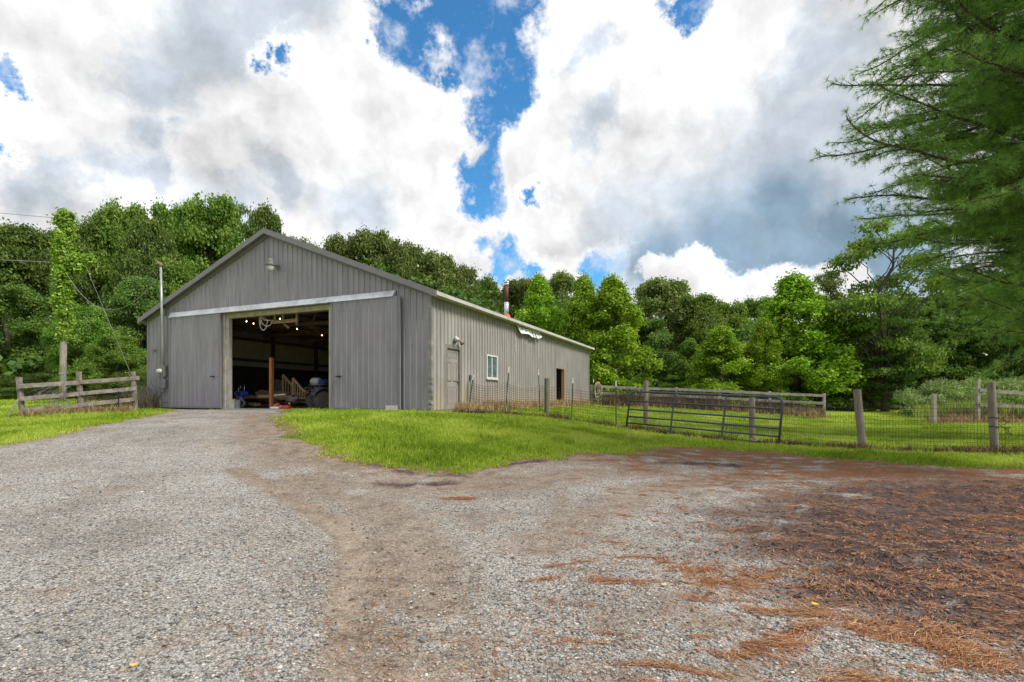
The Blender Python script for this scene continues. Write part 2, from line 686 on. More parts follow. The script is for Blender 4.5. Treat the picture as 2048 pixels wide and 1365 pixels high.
def ground_masks(x, y):
    n1, n2 = fbm(x, y, 0.9, 5, 0.6), fbm(x + 40, y - 13, 3.1, 4, 0.62)
    n3 = fbm(x * 0.55 + 9, y * 2.3, 2.2, 4, 0.6)
    sd = drive_sd(x, y)
    # dirt: margins along the lawn, tracks
    dirt = 0.95 * (1 - sstep(sd, 0.0, 0.9)) * sstep(n2, 0.28, 0.52)
    lw = pdist(lawn_edge, x, y, closed=False)
    dirt = np.maximum(dirt, (1 - sstep(lw, 0.5, 2.1)) * sstep(n1 * 0.5 + n2 * 0.5 + .16 * (1 - sstep(lw, 0.2, .9)), 0.36, 0.56))
    tr = np.maximum.reduce([
        1.5 * line_m(x, y, [(700, 1365), (702, 1200), (712, 1110), (690, 1060), (640, 1030), (560, 985), (470, 940)], 0.15, 0.5),
        0.85 * line_m(x, y, [(860, 1365), (850, 1250), (850, 1150), (830, 1080), (780, 1035), (700, 995), (600, 960)], 0.40, 0.8),
        1.0 * line_m(x, y, [(765, 1365), (775, 1200), (760, 1090)], 0.34, 0.8),
        0.9 * line_m(x, y, [(720, 975), (900, 975), (1080, 960), (1300, 935)], 0.6, 0.8),
        0.8 * line_m(x, y, [(1060, 1100), (1180, 1040), (1300, 980), (1500, 950)], 0.35, 0.8)])
    dirt = np.maximum(dirt, np.clip(tr, 0, 1) * sstep(n2 + 0.25 * n1 + .12 * tr, 0.38, 0.62))
    dirt = np.maximum(dirt, 0.75 * sstep(n1 * 0.5 + n2 * 0.5 + 0.05 * sstep(x, -1, 4), 0.54, 0.68))
    # dark mulch to the right under the pine
    mul = np.maximum.reduce([blob(x, y, 1930, 1060, 2.5, 1.5, 0.6), blob(x, y, 2100, 1120, 2.6, 2.2, 0.6), blob(x, y, 1720, 1075, 0.9, 0.35, 0.6) * 0.7,
                             blob(x, y, 1950, 975, 2.8, 0.55, 0.6) * 0.7, blob(x, y, 2000, 1190, 1.5, 0.8, 0.6), blob(x, y, 2080, 1010, 3.0, 1.4, .6)])
    mul = np.clip(mul * (0.55 + 1.5 * n3), 0, 1) * sstep(n2 * 0.5 + n3 * 0.5 + mul * 0.30, 0.42, 0.62)
    burn = np.maximum.reduce([line_m(x, y, [(900, 944), (1000, 932), (1110, 922)], 0.10, 0.8), line_m(x, y, [(1330, 927), (1470, 931)], 0.16, 0.8),
                              line_m(x, y, [(770, 968), (830, 972), (900, 965)], 0.13, 0.9), blob(x, y, 1600, 1043, 0.22, 0.12, 0.6), line_m(x, y, [(730, 925), (830, 948), (930, 950)], .12, .9)]) * sstep(n2, 0.34, 0.48)
    mul = np.maximum(mul, burn)
    # fallen pine needles
    zone = sstep(x, 0.2, 6.5) * sstep(np.clip(y, 0, 9), 1.0, 2.0) + 0.5 * (1 - sstep(lw, 0.6, 2.2)) * sstep(x, 0, 2.5)
    zone = np.clip(zone, 0, 1)
    nn = sstep(n3 * 0.5 + n2 * 0.5 + 0.24 * zone, 0.44, 0.80) * sstep(zone, 0.03, 0.5)
    sp = np.maximum.reduce([
        blob(x, y, 1445, 1160, 0.42, 0.30, 0.55), line_m(x, y, [(1150, 1300), (1260, 1240), (1400, 1225)], 0.07, 0.6) * 0,
        blob(x, y, 920, 1000, 0.30, 0.10, 0.5), line_m(x, y, [(1560, 1300), (1680, 1230), (1800, 1180), (1950, 1150)], 0.09, 0.9) * .6,
        line_m(x, y, [(1740, 1262), (1870, 1280), (1960, 1325)], 0.14, 0.6) * 1.5, line_m(x, y, [(1700, 1020), (1850, 985), (2048, 960)], 0.22, 0.8),
        line_m(x, y, [(1095, 1140), (1180, 1127)], 0.03, 0.8), line_m(x, y, [(1180, 1165), (1290, 1175)], 0.05, 0.8), line_m(x, y, [(1060, 1165), (1120, 1158)], 0.025, 0.8),
        line_m(x, y, [(1500, 1300), (1560, 1285), (1640, 1255)], 0.04, 0.8), line_m(x, y, [(1440, 1315), (1530, 1312)], 0.03, 0.8),
        line_m(x, y, [(10, 1362), (60, 1357), (110, 1350)], 0.03, 0.7), blob(x, y, 1450, 955, 1.6, 0.5, 0.8) * 0.6, blob(x, y, 1750, 950, 2.6, 0.7, 0.8) * 0.7])
    n4 = fbm(x * 2.2 + 3, y * 5.0, 3.0, 4, 0.65)
    ndl = np.clip(np.maximum(nn * 0.8, sp * (0.25 + 0.85 * sstep(n4, 0.30, 0.65))), 0, 1)
    strk = sstep(fbm(x * 1.3 + 2.5, y * 6.5 + x * 1.2, 2.0, 4, 0.6), 0.63, 0.70) * sstep(x, -0.6, 1.6) * (1 - sstep(y, 8, 10))
    ndl = np.clip(np.maximum(ndl * (1 - 0.5 * mul), 0.85 * strk), 0, 1)
    rut = np.maximum.reduce([line_m(x, y, [(690, 1365), (694, 1200), (706, 1110), (684, 1062), (636, 1032), (556, 988), (500, 958)], 0.085, 0.95) * (1 - .75 * sstep(y, 4.6, 7.6)),
                             0.7 * line_m(x, y, [(720, 1200), (733, 1115), (718, 1062), (660, 1020), (590, 985)], 0.05, 0.8),
                             0.3 * line_m(x, y, [(640, 1040), (540, 985), (440, 925), (420, 880)], 0.12, 0.95),
                             0.45 * line_m(x, y, [(850, 1365), (842, 1240), (838, 1140), (800, 1060)], 0.10, 0.8)])
    GM['rut'] = rut * sstep(n2 * .5 + n1 * .5, 0.32, 0.60)
    return sd, dirt, mul, ndl


GM = {}


def lumps(x, y, mul, dirt, sd):
    tr1 = line_m(x, y, [(700, 1365), (702, 1200), (712, 1110), (690, 1060), (640, 1030), (560, 985)], 0.16, 0.8)
    tr2 = line_m(x, y, [(652, 1365), (655, 1200), (668, 1110), (650, 1070)], 0.10, 0.8)
    fine = -0.022 * tr1 + 0.020 * tr2 + (fbm(x, y, 5, 4, 0.6) - 0.5) * 0.035 + (fbm(x, y, 0.8, 3) - 0.5) * 0.05
    rough = (fbm(x + 5, y, 3.2, 5, 0.65) - 0.5) * 0.16 * np.clip(mul, 0, 1)
    near_barn = sstep((x - C0.x) * EL.x + (y - C0.y) * EL.y, -1.2, -0.1) * 1.0
    return (fine + rough) * (1 - 0.8 * near_barn)


def grid(xs, ys):
    X, Y = np.meshgrid(xs, ys)
    nx, ny = len(xs), len(ys)
    i = np.arange(nx * ny).reshape(ny, nx)
    Q = np.stack([i[:-1, :-1], i[:-1, 1:], i[1:, 1:], i[1:, :-1]], -1).reshape(-1, 4)
    return X, Y, Q


def under_barn(x, y):
    w = (x - C0.x) * EW.x + (y - C0.y) * EW.y
    l = (x - C0.x) * EL.x + (y - C0.y) * EL.y
    return (w > 0.05) & (w < BW - 0.05) & (l > 0.02) & (l < BL - 0.05)


# --- soil and turf: one sheet to the horizon
def ground_mat():
    m, nt, b = nodes_of('turf')
    tc = N_(nt, 'ShaderNodeTexCoord')
    g = N_(nt, 'ShaderNodeAttribute', attribute_name='bare')
    n1 = N_(nt, 'ShaderNodeTexNoise'); n1.inputs['Scale'].default_value = 0.55; n1.inputs['Detail'].default_value = 8; n1.inputs['Roughness'].default_value = 0.65
    n2 = N_(nt, 'ShaderNodeTexNoise'); n2.inputs['Scale'].default_value = 16; n2.inputs['Detail'].default_value = 6; n2.inputs['Roughness'].default_value = 0.7
    for n in (n1, n2):
        nt.links.new(tc.outputs['Object'], n.inputs['Vector'])
    ca = ramp(nt, n1.outputs['Fac'], [(0.3, (0.210, 0.310, 0.022)), (0.55, (0.320, 0.420, 0.034)), (0.75, (0.430, 0.460, 0.075))])
    cb = ramp(nt, n2.outputs['Fac'], [(0.25, (0.45, 0.45, 0.45)), (0.7, (1.15, 1.15, 1.15))])
    grass = mixc(nt, 1.0, ca, cb, 'MULTIPLY')
    soil = ramp(nt, n2.outputs['Fac'], [(0.3, (0.10, 0.062, 0.038)), (0.6, (0.24, 0.155, 0.095)), (0.75, (0.36, 0.27, 0.17))])
    c = mixc(nt, g.outputs['Fac'], grass, soil)
    nt.links.new(c, b.inputs['Base Color'])
    b.inputs['Roughness'].default_value = 0.9
    b.inputs['Specular IOR Level'].default_value = 0.1
    bp = N_(nt, 'ShaderNodeBump'); bp.inputs['Strength'].default_value = 0.8; bp.inputs['Distance'].default_value = 0.05
    nt.links.new(n2.outputs['Fac'], bp.inputs['Height'])
    nt.links.new(bp.outputs[0], b.inputs['Normal'])
    return m


# weedy bare strips: (pixel polyline, half width)
BARE = [([(905, 826), (960, 829), (1040, 831), (1095, 836), (1150, 842), (1235, 855), (1292, 863), (1400, 878), (1505, 887), (1600, 893), (1725, 901), (1850, 905), (1990, 908), (2090, 908)], 0.28, 0.9),
        ([(900, 822), (960, 822), (1050, 817), (1180, 810)], 0.7, 0.9),
        ([(1195, 812), (1300, 815), (1440, 822), (1560, 830), (1648, 838)], 0.50, 0.45),
        ([(1868, 848), (1960, 846), (2060, 850), (2200, 850)], 0.7, 0.5),
        ([(45, 836), (162, 826), (272, 823)], 0.30, 0.4),
        ([(540, 838), (560, 850), (580, 866)], 0.45, 0.95),
        ([(1990, 908), (2030, 908)], 0.5, 1.0), ([(1250, 868), (1290, 882)], 0.35, 0.9)]
BARE_W = [(poly(p), hw, a) for p, hw, a in BARE]


def bare_mask(x, y):
    n = fbm(x + 3, y + 8, 2.6, 4, 0.6)
    m = 0.45 * sstep(fbm(x + 20, y - 4, 1.7, 4, .6), 0.64, 0.72)
    for P, hw, a in BARE_W:
        d = pdist(P, x, y, closed=False)
        m = np.maximum(m, a * (1 - sstep(d / hw, 0.5, 1.3)) * sstep(n, 0.25, 0.5))
    return m


def axis(lo, hi, step, far_lo, far_hi):
    a = np.arange(lo, hi + 1e-6, step)
    def tail(start, end):
        out, s, p = [], step, start
        sg = 1 if end > start else -1
        while (end - p) * sg > 0:
            s *= 1.18
            p = p + sg * s
            out.append(p)
        return np.array(out)
    return np.concatenate([tail(lo, far_lo)[::-1], a, tail(hi, far_hi)])


X, Y, Q = grid(axis(-22, 24, 0.16, -900, 900), axis(-2, 34, 0.16, -500, 1400))
x, y = X.ravel(), Y.ravel()
sd = drive_sd(x, y)
Z = gz(x, y) + (fbm(x, y, 0.5, 4) - 0.5) * 0.06 - 0.05 * sstep(sd, 0.05, 0.4)
Z = np.where(under_barn(x, y), -0.25, Z)
bare = np.maximum(bare_mask(x, y), sstep(sd, -0.32, -0.02))
ground = link_mesh('ground', np.stack([x, y, Z], 1), Q, ground_mat(), smooth=True, origin=(0, 0, 0), attrs={'bare': ('POINT', bare)})
tag(ground, kind='structure')


# --- gravel drive
def gravel_mat():
    m, nt, b = nodes_of('gravel')
    L = nt.links.new
    tc = N_(nt, 'ShaderNodeTexCoord')
    co_ = tc.outputs['Object']
    A = {k: N_(nt, 'ShaderNodeAttribute', attribute_name=k).outputs['Fac'] for k in ('dirt', 'mulch', 'needle', 'rut')}
    def vor(scale, feat='F1'):
        v = N_(nt, 'ShaderNodeTexVoronoi'); v.feature = feat
        v.inputs['Scale'].default_value = scale
        v.inputs['Randomness'].default_value = 1.0
        L(co_, v.inputs['Vector'])
        return v
    def noi(scale, d=5, r=0.6):
        n = N_(nt, 'ShaderNodeTexNoise'); n.inputs['Scale'].default_value = scale; n.inputs['Detail'].default_value = d; n.inputs['Roughness'].default_value = r
        L(co_, n.inputs['Vector'])
        return n.outputs['Fac']
    v1, v2 = vor(52.0), vor(120.0)
    sep1 = N_(nt, 'ShaderNodeSeparateColor'); L(v1.outputs['Color'], sep1.inputs[0])
    sep2 = N_(nt, 'ShaderNodeSeparateColor'); L(v2.outputs['Color'], sep2.inputs[0])
    stone = ramp(nt, sep1.outputs[0], [(0.0, (0.115, 0.112, 0.105)), (0.3, (0.245, 0.24, 0.228)), (0.65, (0.39, 0.385, 0.368)), (0.88, (0.50, 0.475, 0.435)), (1.0, (0.74, 0.735, 0.72))])
    tint = ramp(nt, sep1.outputs[1], [(0.0, (0.92, 0.95, 1.0)), (0.5, (1.02, 1.0, 0.97)), (1.0, (1.20, 1.02, 0.82))])
    stone = mixc(nt, 1.0, stone, tint, 'MULTIPLY')
    small = ramp(nt, sep2.outputs[0], [(0.0, (0.13, 0.125, 0.115)), (0.5, (0.31, 0.303, 0.288)), (1.0, (0.56, 0.555, 0.54))])
    # stones sit in darker fines
    pick = ramp(nt, sep1.outputs[2], [(0.50, (0, 0, 0)), (0.62, (1, 1, 1))])
    c = mixc(nt, pick, small, stone)
    big = noi(0.7, 7, 0.62)
    c = mixc(nt, 1.0, c, ramp(nt, big, [(0.34, (0.78, 0.745, 0.70)), (0.5, (1.02, 0.99, 0.955)), (0.68, (1.14, 1.13, 1.11))]), 'MULTIPLY')
    edge1 = ramp(nt, v1.outputs['Distance'], [(0.0, (1, 1, 1)), (0.38, (1, 1, 1)), (0.70, (0.32, 0.30, 0.28))])
    c = mixc(nt, fmath(nt, 'MULTIPLY', pick, 1.0), c, mixc(nt, 1.0, c, edge1, 'MULTIPLY'))
    # brown fines
    nf = noi(26, 6, 0.7)
    dirtc = ramp(nt, nf, [(0.28, (0.105, 0.068, 0.043)), (0.52, (0.240, 0.172, 0.118)), (0.74, (0.43, 0.345, 0.26))])
    c = mixc(nt, fmath(nt, 'MULTIPLY', fmath(nt, 'MULTIPLY', A['dirt'], 0.80), ramp(nt, sep1.outputs[1], [(0.05, (0.6,) * 3), (0.35, (1, 1, 1))])), c, dirtc)
    nd2 = noi(4.5, 6, 0.7)
    c = mixc(nt, fmath(nt, 'MULTIPLY', A['dirt'], 0.85), c, mixc(nt, 1.0, c, ramp(nt, nd2, [(0.33, (0.55, 0.52, 0.50)), (0.52, (1, 1, 1)), (0.7, (1.25, 1.22, 1.18))]), 'MULTIPLY'))
    c = mixc(nt, fmath(nt, 'MULTIPLY', A['rut'], 0.75), c, ramp(nt, nf, [(0.3, (0.27, 0.215, 0.16)), (0.7, (0.50, 0.425, 0.34))]))
    # dark bark and muck
    nm = noi(11, 7, 0.72)
    mulc = ramp(nt, nm, [(0.35, (0.028, 0.017, 0.018)), (0.56, (0.090, 0.054, 0.050)), (0.72, (0.22, 0.145, 0.12))])
    c = mixc(nt, fmath(nt, 'MULTIPLY', A['mulch'], 0.93), c, mulc)
    # pine needle mats: fine streaks in two directions
    def streak(rot, sc):
        mp = N_(nt, 'ShaderNodeMapping'); mp.inputs['Rotation'].default_value = (0, 0, rot); mp.inputs['Scale'].default_value = (sc * 0.12, sc, sc)
        L(co_, mp.inputs[0])
        n = N_(nt, 'ShaderNodeTexNoise'); n.inputs['Scale'].default_value = 1.0; n.inputs['Detail'].default_value = 4; n.inputs['Roughness'].default_value = 0.7
        L(mp.outputs[0], n.inputs['Vector'])
        return n.outputs['Fac']
    st = fmath(nt, 'MAXIMUM', streak(0.3, 140), streak(-0.9, 120))
    ndlc = ramp(nt, st, [(0.42, (0.085, 0.045, 0.028)), (0.58, (0.24, 0.110, 0.050)), (0.75, (0.44, 0.215, 0.100))])
    mp = N_(nt, 'ShaderNodeMapping'); mp.inputs['Scale'].default_value = (3.0, 8.5, 5); mp.inputs['Rotation'].default_value = (0, 0, 0.12)
    L(co_, mp.inputs[0])
    nmid = N_(nt, 'ShaderNodeTexNoise'); nmid.inputs['Scale'].default_value = 1.0; nmid.inputs['Detail'].default_value = 7; nmid.inputs['Roughness'].default_value = 0.75
    L(mp.outputs[0], nmid.inputs['Vector'])
    nmid = nmid.outputs['Fac']
    ndlc = mixc(nt, 1.0, ndlc, ramp(nt, nmid, [(0.3, (0.50, 0.45, 0.44)), (0.55, (1.1, 1.05, 1.0)), (0.7, (1.5, 1.3, 1.15))]), 'MULTIPLY')
    thr = fmath(nt, 'ADD', fmath(nt, 'ADD', A['needle'], fmath(nt, 'MULTIPLY', st, 0.5)), fmath(nt, 'MULTIPLY', nmid, 2.2))
    thr = fmath(nt, 'MULTIPLY', fmath(nt, 'SUBTRACT', thr, 1.74), 2.4, clamp=True)
    thr = fmath(nt, 'MULTIPLY', thr, fmath(nt, 'MULTIPLY', A['needle'], 1.8, clamp=True))
    c = mixc(nt, thr, c, ndlc)
    L(c, b.inputs['Base Color'])
    b.inputs['Roughness'].default_value = 0.85
    b.inputs['Specular IOR Level'].default_value = 0.18
    h = fmath(nt, 'ADD', fmath(nt, 'MULTIPLY', fmath(nt, 'SUBTRACT', 0.8, v1.outputs['Distance']), fmath(nt, 'MULTIPLY', pick, 1.0)),
              fmath(nt, 'MULTIPLY', fmath(nt, 'SUBTRACT', 0.8, v2.outputs['Distance']), 0.45))
    h = fmath(nt, 'ADD', h, fmath(nt, 'MULTIPLY', nm, fmath(nt, 'ADD', fmath(nt, 'MULTIPLY', A['mulch'], 3.5), 0.3)))
    bp = N_(nt, 'ShaderNodeBump'); bp.inputs['Strength'].default_value = 0.9; bp.inputs['Distance'].default_value = 0.014
    L(h, bp.inputs['Height'])
    L(bp.outputs[0], b.inputs['Normal'])
    return m


X, Y, Q = grid(np.concatenate([np.arange(-20, -13, 0.2), np.arange(-13, 13, 0.065), np.arange(13, 24.2, 0.2)]),
               np.concatenate([np.arange(-9, 1.6, 0.2), np.arange(1.6, 21.4, 0.065)]))
x, y = X.ravel(), Y.ravel()
sd, dirt, mul, ndl = ground_masks(x, y)
bk = (x - C0.x) * EL.x + (y - C0.y) * EL.y
rut = GM['rut']
keep = (sd > 0.0) & (bk < -0.01)
Zd = gz(x, y) + (fbm(x, y, 0.5, 4) - 0.5) * 0.06 + 0.012 + lumps(x, y, mul, dirt, sd) - 0.03 * (1 - sstep(sd, 0, 0.3))
kq = keep[Q].all(1)
Qk = Q[kq]
used = np.unique(Qk)
rm = np.full(len(x), -1)
rm[used] = np.arange(len(used))
drive = link_mesh('gravel_drive', np.stack([x, y, Zd], 1)[used], rm[Qk], gravel_mat(), smooth=True, origin=(0, 0, 0),
                  attrs={'dirt': ('POINT', dirt[used]), 'mulch': ('POINT', mul[used]), 'needle': ('POINT', ndl[used]), 'rut': ('POINT', rut[used])})
tag(drive, kind='structure')


def drive_z(x, y):
    sd, dirt, mul, ndl = ground_masks(x, y)
    return gz(x, y) + (fbm(x, y, 0.5, 4) - 0.5) * 0.06 + 0.012 + lumps(x, y, mul, dirt, sd) - 0.03 * (1 - sstep(sd, 0, 0.3)), sd, dirt, mul, ndl


def turf_z(x, y):
    return gz(x, y) + (fbm(x, y, 0.5, 4) - 0.5) * 0.06


# --- loose stones lying on the drive
def stones(n, ylo, yhi, smin, smax):
    v = rng.random(n)
    y = 1.0 / (1 / ylo + (1 / yhi - 1 / ylo) * v)
    x = (rng.random(n) * 2 - 1) * (y * 1.08 + 0.5)
    z, sd, dirt, mul, ndl = drive_z(x, y)
    clump = fbm(x, y, 1.3, 3)
    ok = (sd > 0.15) & (rng.random(n) > np.clip(dirt * 0.75 + mul * 0.95 + ndl * 0.8, 0, 0.97)) & (rng.random(n) < 0.25 + clump)
    x, y, z = x[ok], y[ok], z[ok]
    n = len(x)
    base = np.array([(1, 0, 0), (-1, 0, 0), (0, 1, 0), (0, -1, 0), (0, 0, 1), (0, 0, -1),
                     (.6, .6, .5), (-.6, .6, .5), (-.6, -.6, .5), (.6, -.6, .5)], float)
    tri = np.array([(0, 6, 9), (6, 2, 7), (7, 1, 8), (8, 3, 9), (4, 9, 6), (4, 6, 7), (4, 7, 8), (4, 8, 9),
                    (0, 2, 6), (2, 1, 7), (1, 3, 8), (3, 0, 9), (5, 2, 0), (5, 1, 2), (5, 3, 1), (5, 0, 3)])
    V = base[None] * (0.75 + 0.5 * rng.random((n, 10, 1)))
    s = smin + (smax - smin) * rng.random(n) ** 2.2
    a = rng.random(n) * 6.283
    V = V * np.stack([s * (0.8 + 0.6 * rng.random(n)), s, s * (0.35 + 0.35 * rng.random(n))], 1)[:, None, :]
    ca, sa = np.cos(a)[:, None], np.sin(a)[:, None]
    P = np.stack([V[..., 0] * ca - V[..., 1] * sa + x[:, None], V[..., 0] * sa + V[..., 1] * ca + y[:, None], V[..., 2] + z[:, None] + s[:, None] * 0.12], -1)
    T = (tri[None] + (np.arange(n) * 10)[:, None, None]).reshape(-1, 3)
    return P.reshape(-1, 3), T, np.repeat(rng.random(n), 16)


def stone_mat():
    m, nt, b = nodes_of('loose_stone')
    at = N_(nt, 'ShaderNodeAttribute', attribute_name='tone')
    c = ramp(nt, at.outputs['Fac'], [(0.0, (0.13, 0.127, 0.12)), (0.4, (0.29, 0.287, 0.275)), (0.75, (0.40, 0.385, 0.355)), (0.9, (0.36, 0.29, 0.22)), (1.0, (0.62, 0.62, 0.60))])
    tc = N_(nt, 'ShaderNodeTexCoord')
    n = N_(nt, 'ShaderNodeTexNoise'); n.inputs['Scale'].default_value = 90
    nt.links.new(tc.outputs['Object'], n.inputs['Vector'])
    c = mixc(nt, 1.0, c, ramp(nt, n.outputs['Fac'], [(0.3, (0.75,) * 3), (0.7, (1.15,) * 3)]), 'MULTIPLY')
    nt.links.new(c, b.inputs['Base Color'])
    b.inputs['Roughness'].default_value = 0.85
    b.inputs['Specular IOR Level'].default_value = 0.2
    return m


pa, ta, ca_ = stones(85000, 1.8, 7.5, 0.004, 0.014)
pb, tb, cb_ = stones(1500, 2.0, 9.0, 0.013, 0.026)
st_o = link_mesh('loose_gravel', np.vstack([pa, pb]), np.vstack([ta, tb + len(pa)]), stone_mat(), origin=(0, 0, 0), attrs={'tone': ('FACE', np.concatenate([ca_, cb_]))})
tag(st_o, 'loose grey crushed stones scattered over the drive', 'gravel', kind='stuff')


# --- fallen pine needles, twigs and bark
def needles():
    n = 230000
    v = rng.random(n)
    y = 1.0 / (1 / 1.9 + (1 / 12.5 - 1 / 1.9) * v)
    x = (rng.random(n) * 1.5 - 0.4) * (y * 1.15 + 0.9)
    z, sd, dirt, mul, ndl = drive_z(x, y)
    p = np.clip(ndl * 1.1 + 0.02 + 0.16 * mul + .03 * sstep(x, 0, 4), 0, 1)
    ok = (rng.random(n) < p) & (sd > 0.02)
    x, y, z, nd = x[ok], y[ok], z[ok], ndl[ok]
    n = len(x)
    L = 0.05 + 0.05 * rng.random(n)
    W = 0.0008 + 0.0008 * rng.random(n) + 0.00016 * y
    flow = (fbm(x, y, 1.4, 2) - 0.5) * 5.0 + 0.2
    a = flow + rng.normal(0, 0.6, n)
    dx, dy = np.cos(a), np.sin(a)
    t = rng.normal(0, 0.12, n)
    z0 = z + 0.004 + rng.random(n) * 0.009 * (0.4 + nd)
    A = np.stack([x - dx * L / 2, y - dy * L / 2, z0], 1)
    Bp = np.stack([x + dx * L / 2, y + dy * L / 2, z0 + t * L * 0.5], 1)
    off = np.stack([-dy * W, dx * W, np.zeros(n)], 1)
    mid = (A + Bp) / 2 + np.stack([-dy, dx, np.full(n, 0.3)], 1) * (rng.normal(0, 0.008, n))[:, None]
    P = np.stack([A - off, A + off, mid + off, mid - off, Bp + off * .6, Bp - off * .6], 1).reshape(-1, 3)
    q = np.array([(0, 1, 2, 3), (3, 2, 4, 5)])
    T = (q[None] + (np.arange(n) * 6)[:, None, None]).reshape(-1, 4)
    return P, T, np.repeat(rng.random(n), 2)


m, nt, b = nodes_of('dry_needle')
at = N_(nt, 'ShaderNodeAttribute', attribute_name='tone')
nt.links.new(ramp(nt, at.outputs['Fac'], [(0.0, (0.11, 0.052, 0.028)), (0.5, (0.31, 0.125, 0.048)), (0.85, (0.50, 0.225, 0.085)), (1.0, (0.58, 0.42, 0.27))]), b.inputs['Base Color'])
b.inputs['Roughness'].default_value = 0.7
P, T, tn = needles()
o = link_mesh('fallen_needles', P, T, m, origin=(0, 0, 0), attrs={'tone': ('FACE', tn)})
tag(o, 'orange brown pine needles drifted over the gravel', 'pine needles', kind='stuff')


def debris(n, col, name, label, cat, ylo, yhi, smin, smax, weight, flat=0.35):
    v = rng.random(n)
    y = 1.0 / (1 / ylo + (1 / yhi - 1 / ylo) * v)
    x = (rng.random(n) * 2 - 1) * (y * 1.05 + 0.5)
    z, sd, dirt, mul, ndl = drive_z(x, y)
    ok = (rng.random(n) < weight(x, y, sd, dirt, mul, ndl)) & (sd > 0.03)
    x, y, z = x[ok], y[ok], z[ok]
    n = len(x)
    base = np.array([(-1, -1, -.4), (1, -1, -.4), (1, 1, -.4), (-1, 1, -.4), (-.8, -.8, .6), (.8, -.7, .5), (.7, .8, .7), (-.8, .8, .4)], float)
    q = np.array([(0, 3, 2, 1), (4, 5, 6, 7), (0, 1, 5, 4), (1, 2, 6, 5), (2, 3, 7, 6), (3, 0, 4, 7)])
    V = base[None] * (0.7 + 0.6 * rng.random((n, 8, 3)))
    s = smin + (smax - smin) * rng.random(n) ** 2.5
    V = V * np.stack([s, s * (0.25 + 0.5 * rng.random(n)), s * flat * (0.5 + rng.random(n))], 1)[:, None, :]
    a = rng.random(n) * 6.283
    tl = rng.normal(0, 0.35, n)[:, None]
    V[..., 2] += V[..., 0] * tl
    ca, sa = np.cos(a)[:, None], np.sin(a)[:, None]
    P = np.stack([V[..., 0] * ca - V[..., 1] * sa + x[:, None], V[..., 0] * sa + V[..., 1] * ca + y[:, None], V[..., 2] + z[:, None] + s[:, None] * 0.12], -1)
    T = (q[None] + (np.arange(n) * 8)[:, None, None]).reshape(-1, 4)
    m, nt, b = nodes_of(name)
    at = N_(nt, 'ShaderNodeAttribute', attribute_name='tone')
    nt.links.new(ramp(nt, at.outputs['Fac'], col), b.inputs['Base Color'])
    b.inputs['Roughness'].default_value = 0.9
    o = link_mesh(name, P.reshape(-1, 3), T, m, origin=(0, 0, 0), attrs={'tone': ('FACE', np.repeat(rng.random(n), 6))})
    tag(o, label, cat, kind='stuff')


debris(60000, [(0, (0.025, 0.015, 0.015)), (0.6, (0.085, 0.050, 0.042)), (1, (0.24, 0.15, 0.11))], 'bark_mulch', 'dark broken bark and muck churned up under the pine', 'mulch',
       2.6, 13, 0.004, 0.020, lambda x, y, sd, dirt, mul, ndl: np.clip(mul * 1.1, 0, 1))
debris(15000, [(0, (0.06, 0.035, 0.022)), (0.6, (0.16, 0.10, 0.065)), (1, (0.33, 0.24, 0.16))], 'dirt_crumbs', 'brown crumbs of soil along the lawn edge and wheel tracks', 'soil',
       3.0, 17, 0.004, 0.020, lambda x, y, sd, dirt, mul, ndl: np.clip(dirt * 0.5 + ndl * 0.12, 0, 1))


# --- grass blades
def blades(x, y, z, h, w, lean=0.5):
    n = len(x)
    a = rng.random(n) * 6.283
    la = rng.random(n) * 6.283
    lr = np.abs(rng.normal(0, lean, n)) * h
    dx, dy = np.cos(a) * w / 2, np.sin(a) * w / 2
    tip = np.stack([x + np.cos(la) * lr, y + np.sin(la) * lr, z + h], 1)
    mid = np.stack([x + np.cos(la) * lr * .3, y + np.sin(la) * lr * .3, z + h * 0.6], 1)
    o = np.stack([dx, dy, np.zeros(n)], 1)
    c = np.stack([x, y, z - 0.01], 1)
    P = np.stack([c - o, c + o, mid + o * .8, mid - o * .8, tip + o * .12, tip - o * .12], 1).reshape(-1, 3)
    q = np.array([(0, 1, 2, 3), (3, 2, 4, 5)])
    T = (q[None] + (np.arange(n) * 6)[:, None, None]).reshape(-1, 4)
    return P, T


def blade_mat(name, lo, mid, hi):
    m, nt, b = nodes_of(name)
    at = N_(nt, 'ShaderNodeAttribute', attribute_name='tone')
    c = ramp(nt, at.outputs['Fac'], [(0.0, lo), (0.5, mid), (1.0, hi)])
    nt.links.new(c, b.inputs['Base Color'])
    b.inputs['Roughness'].default_value = 0.6
    b.inputs['Specular IOR Level'].default_value = 0.2
    tr = N_(nt, 'ShaderNodeBsdfTranslucent')
    nt.links.new(c, tr.inputs['Color'])
    mx = N_(nt, 'ShaderNodeMixShader'); mx.inputs[0].default_value = 0.35
    nt.links.new(b.outputs[0], mx.inputs[1]); nt.links.new(tr.outputs[0], mx.inputs[2])
    nt.links.new(mx.outputs[0], nt.nodes['Material Output'].inputs[0])
    return m


def scatter_turf(n, ylo, yhi, pw, kx=1.30):
    v = rng.random(n)
    y = (ylo ** pw + (yhi ** pw - ylo ** pw) * v) ** (1 / pw)
    x = (rng.random(n) * 2 - 1) * y * kx
    sd = drive_sd(x, y)
    bm = bare_mask(x, y)
    ok = (sd < 0.06 + 0.10 * rng.random(n)) & ~under_barn(x, y) & (rng.random(n) > bm * 0.9)
    return x[ok], y[ok], sd[ok]


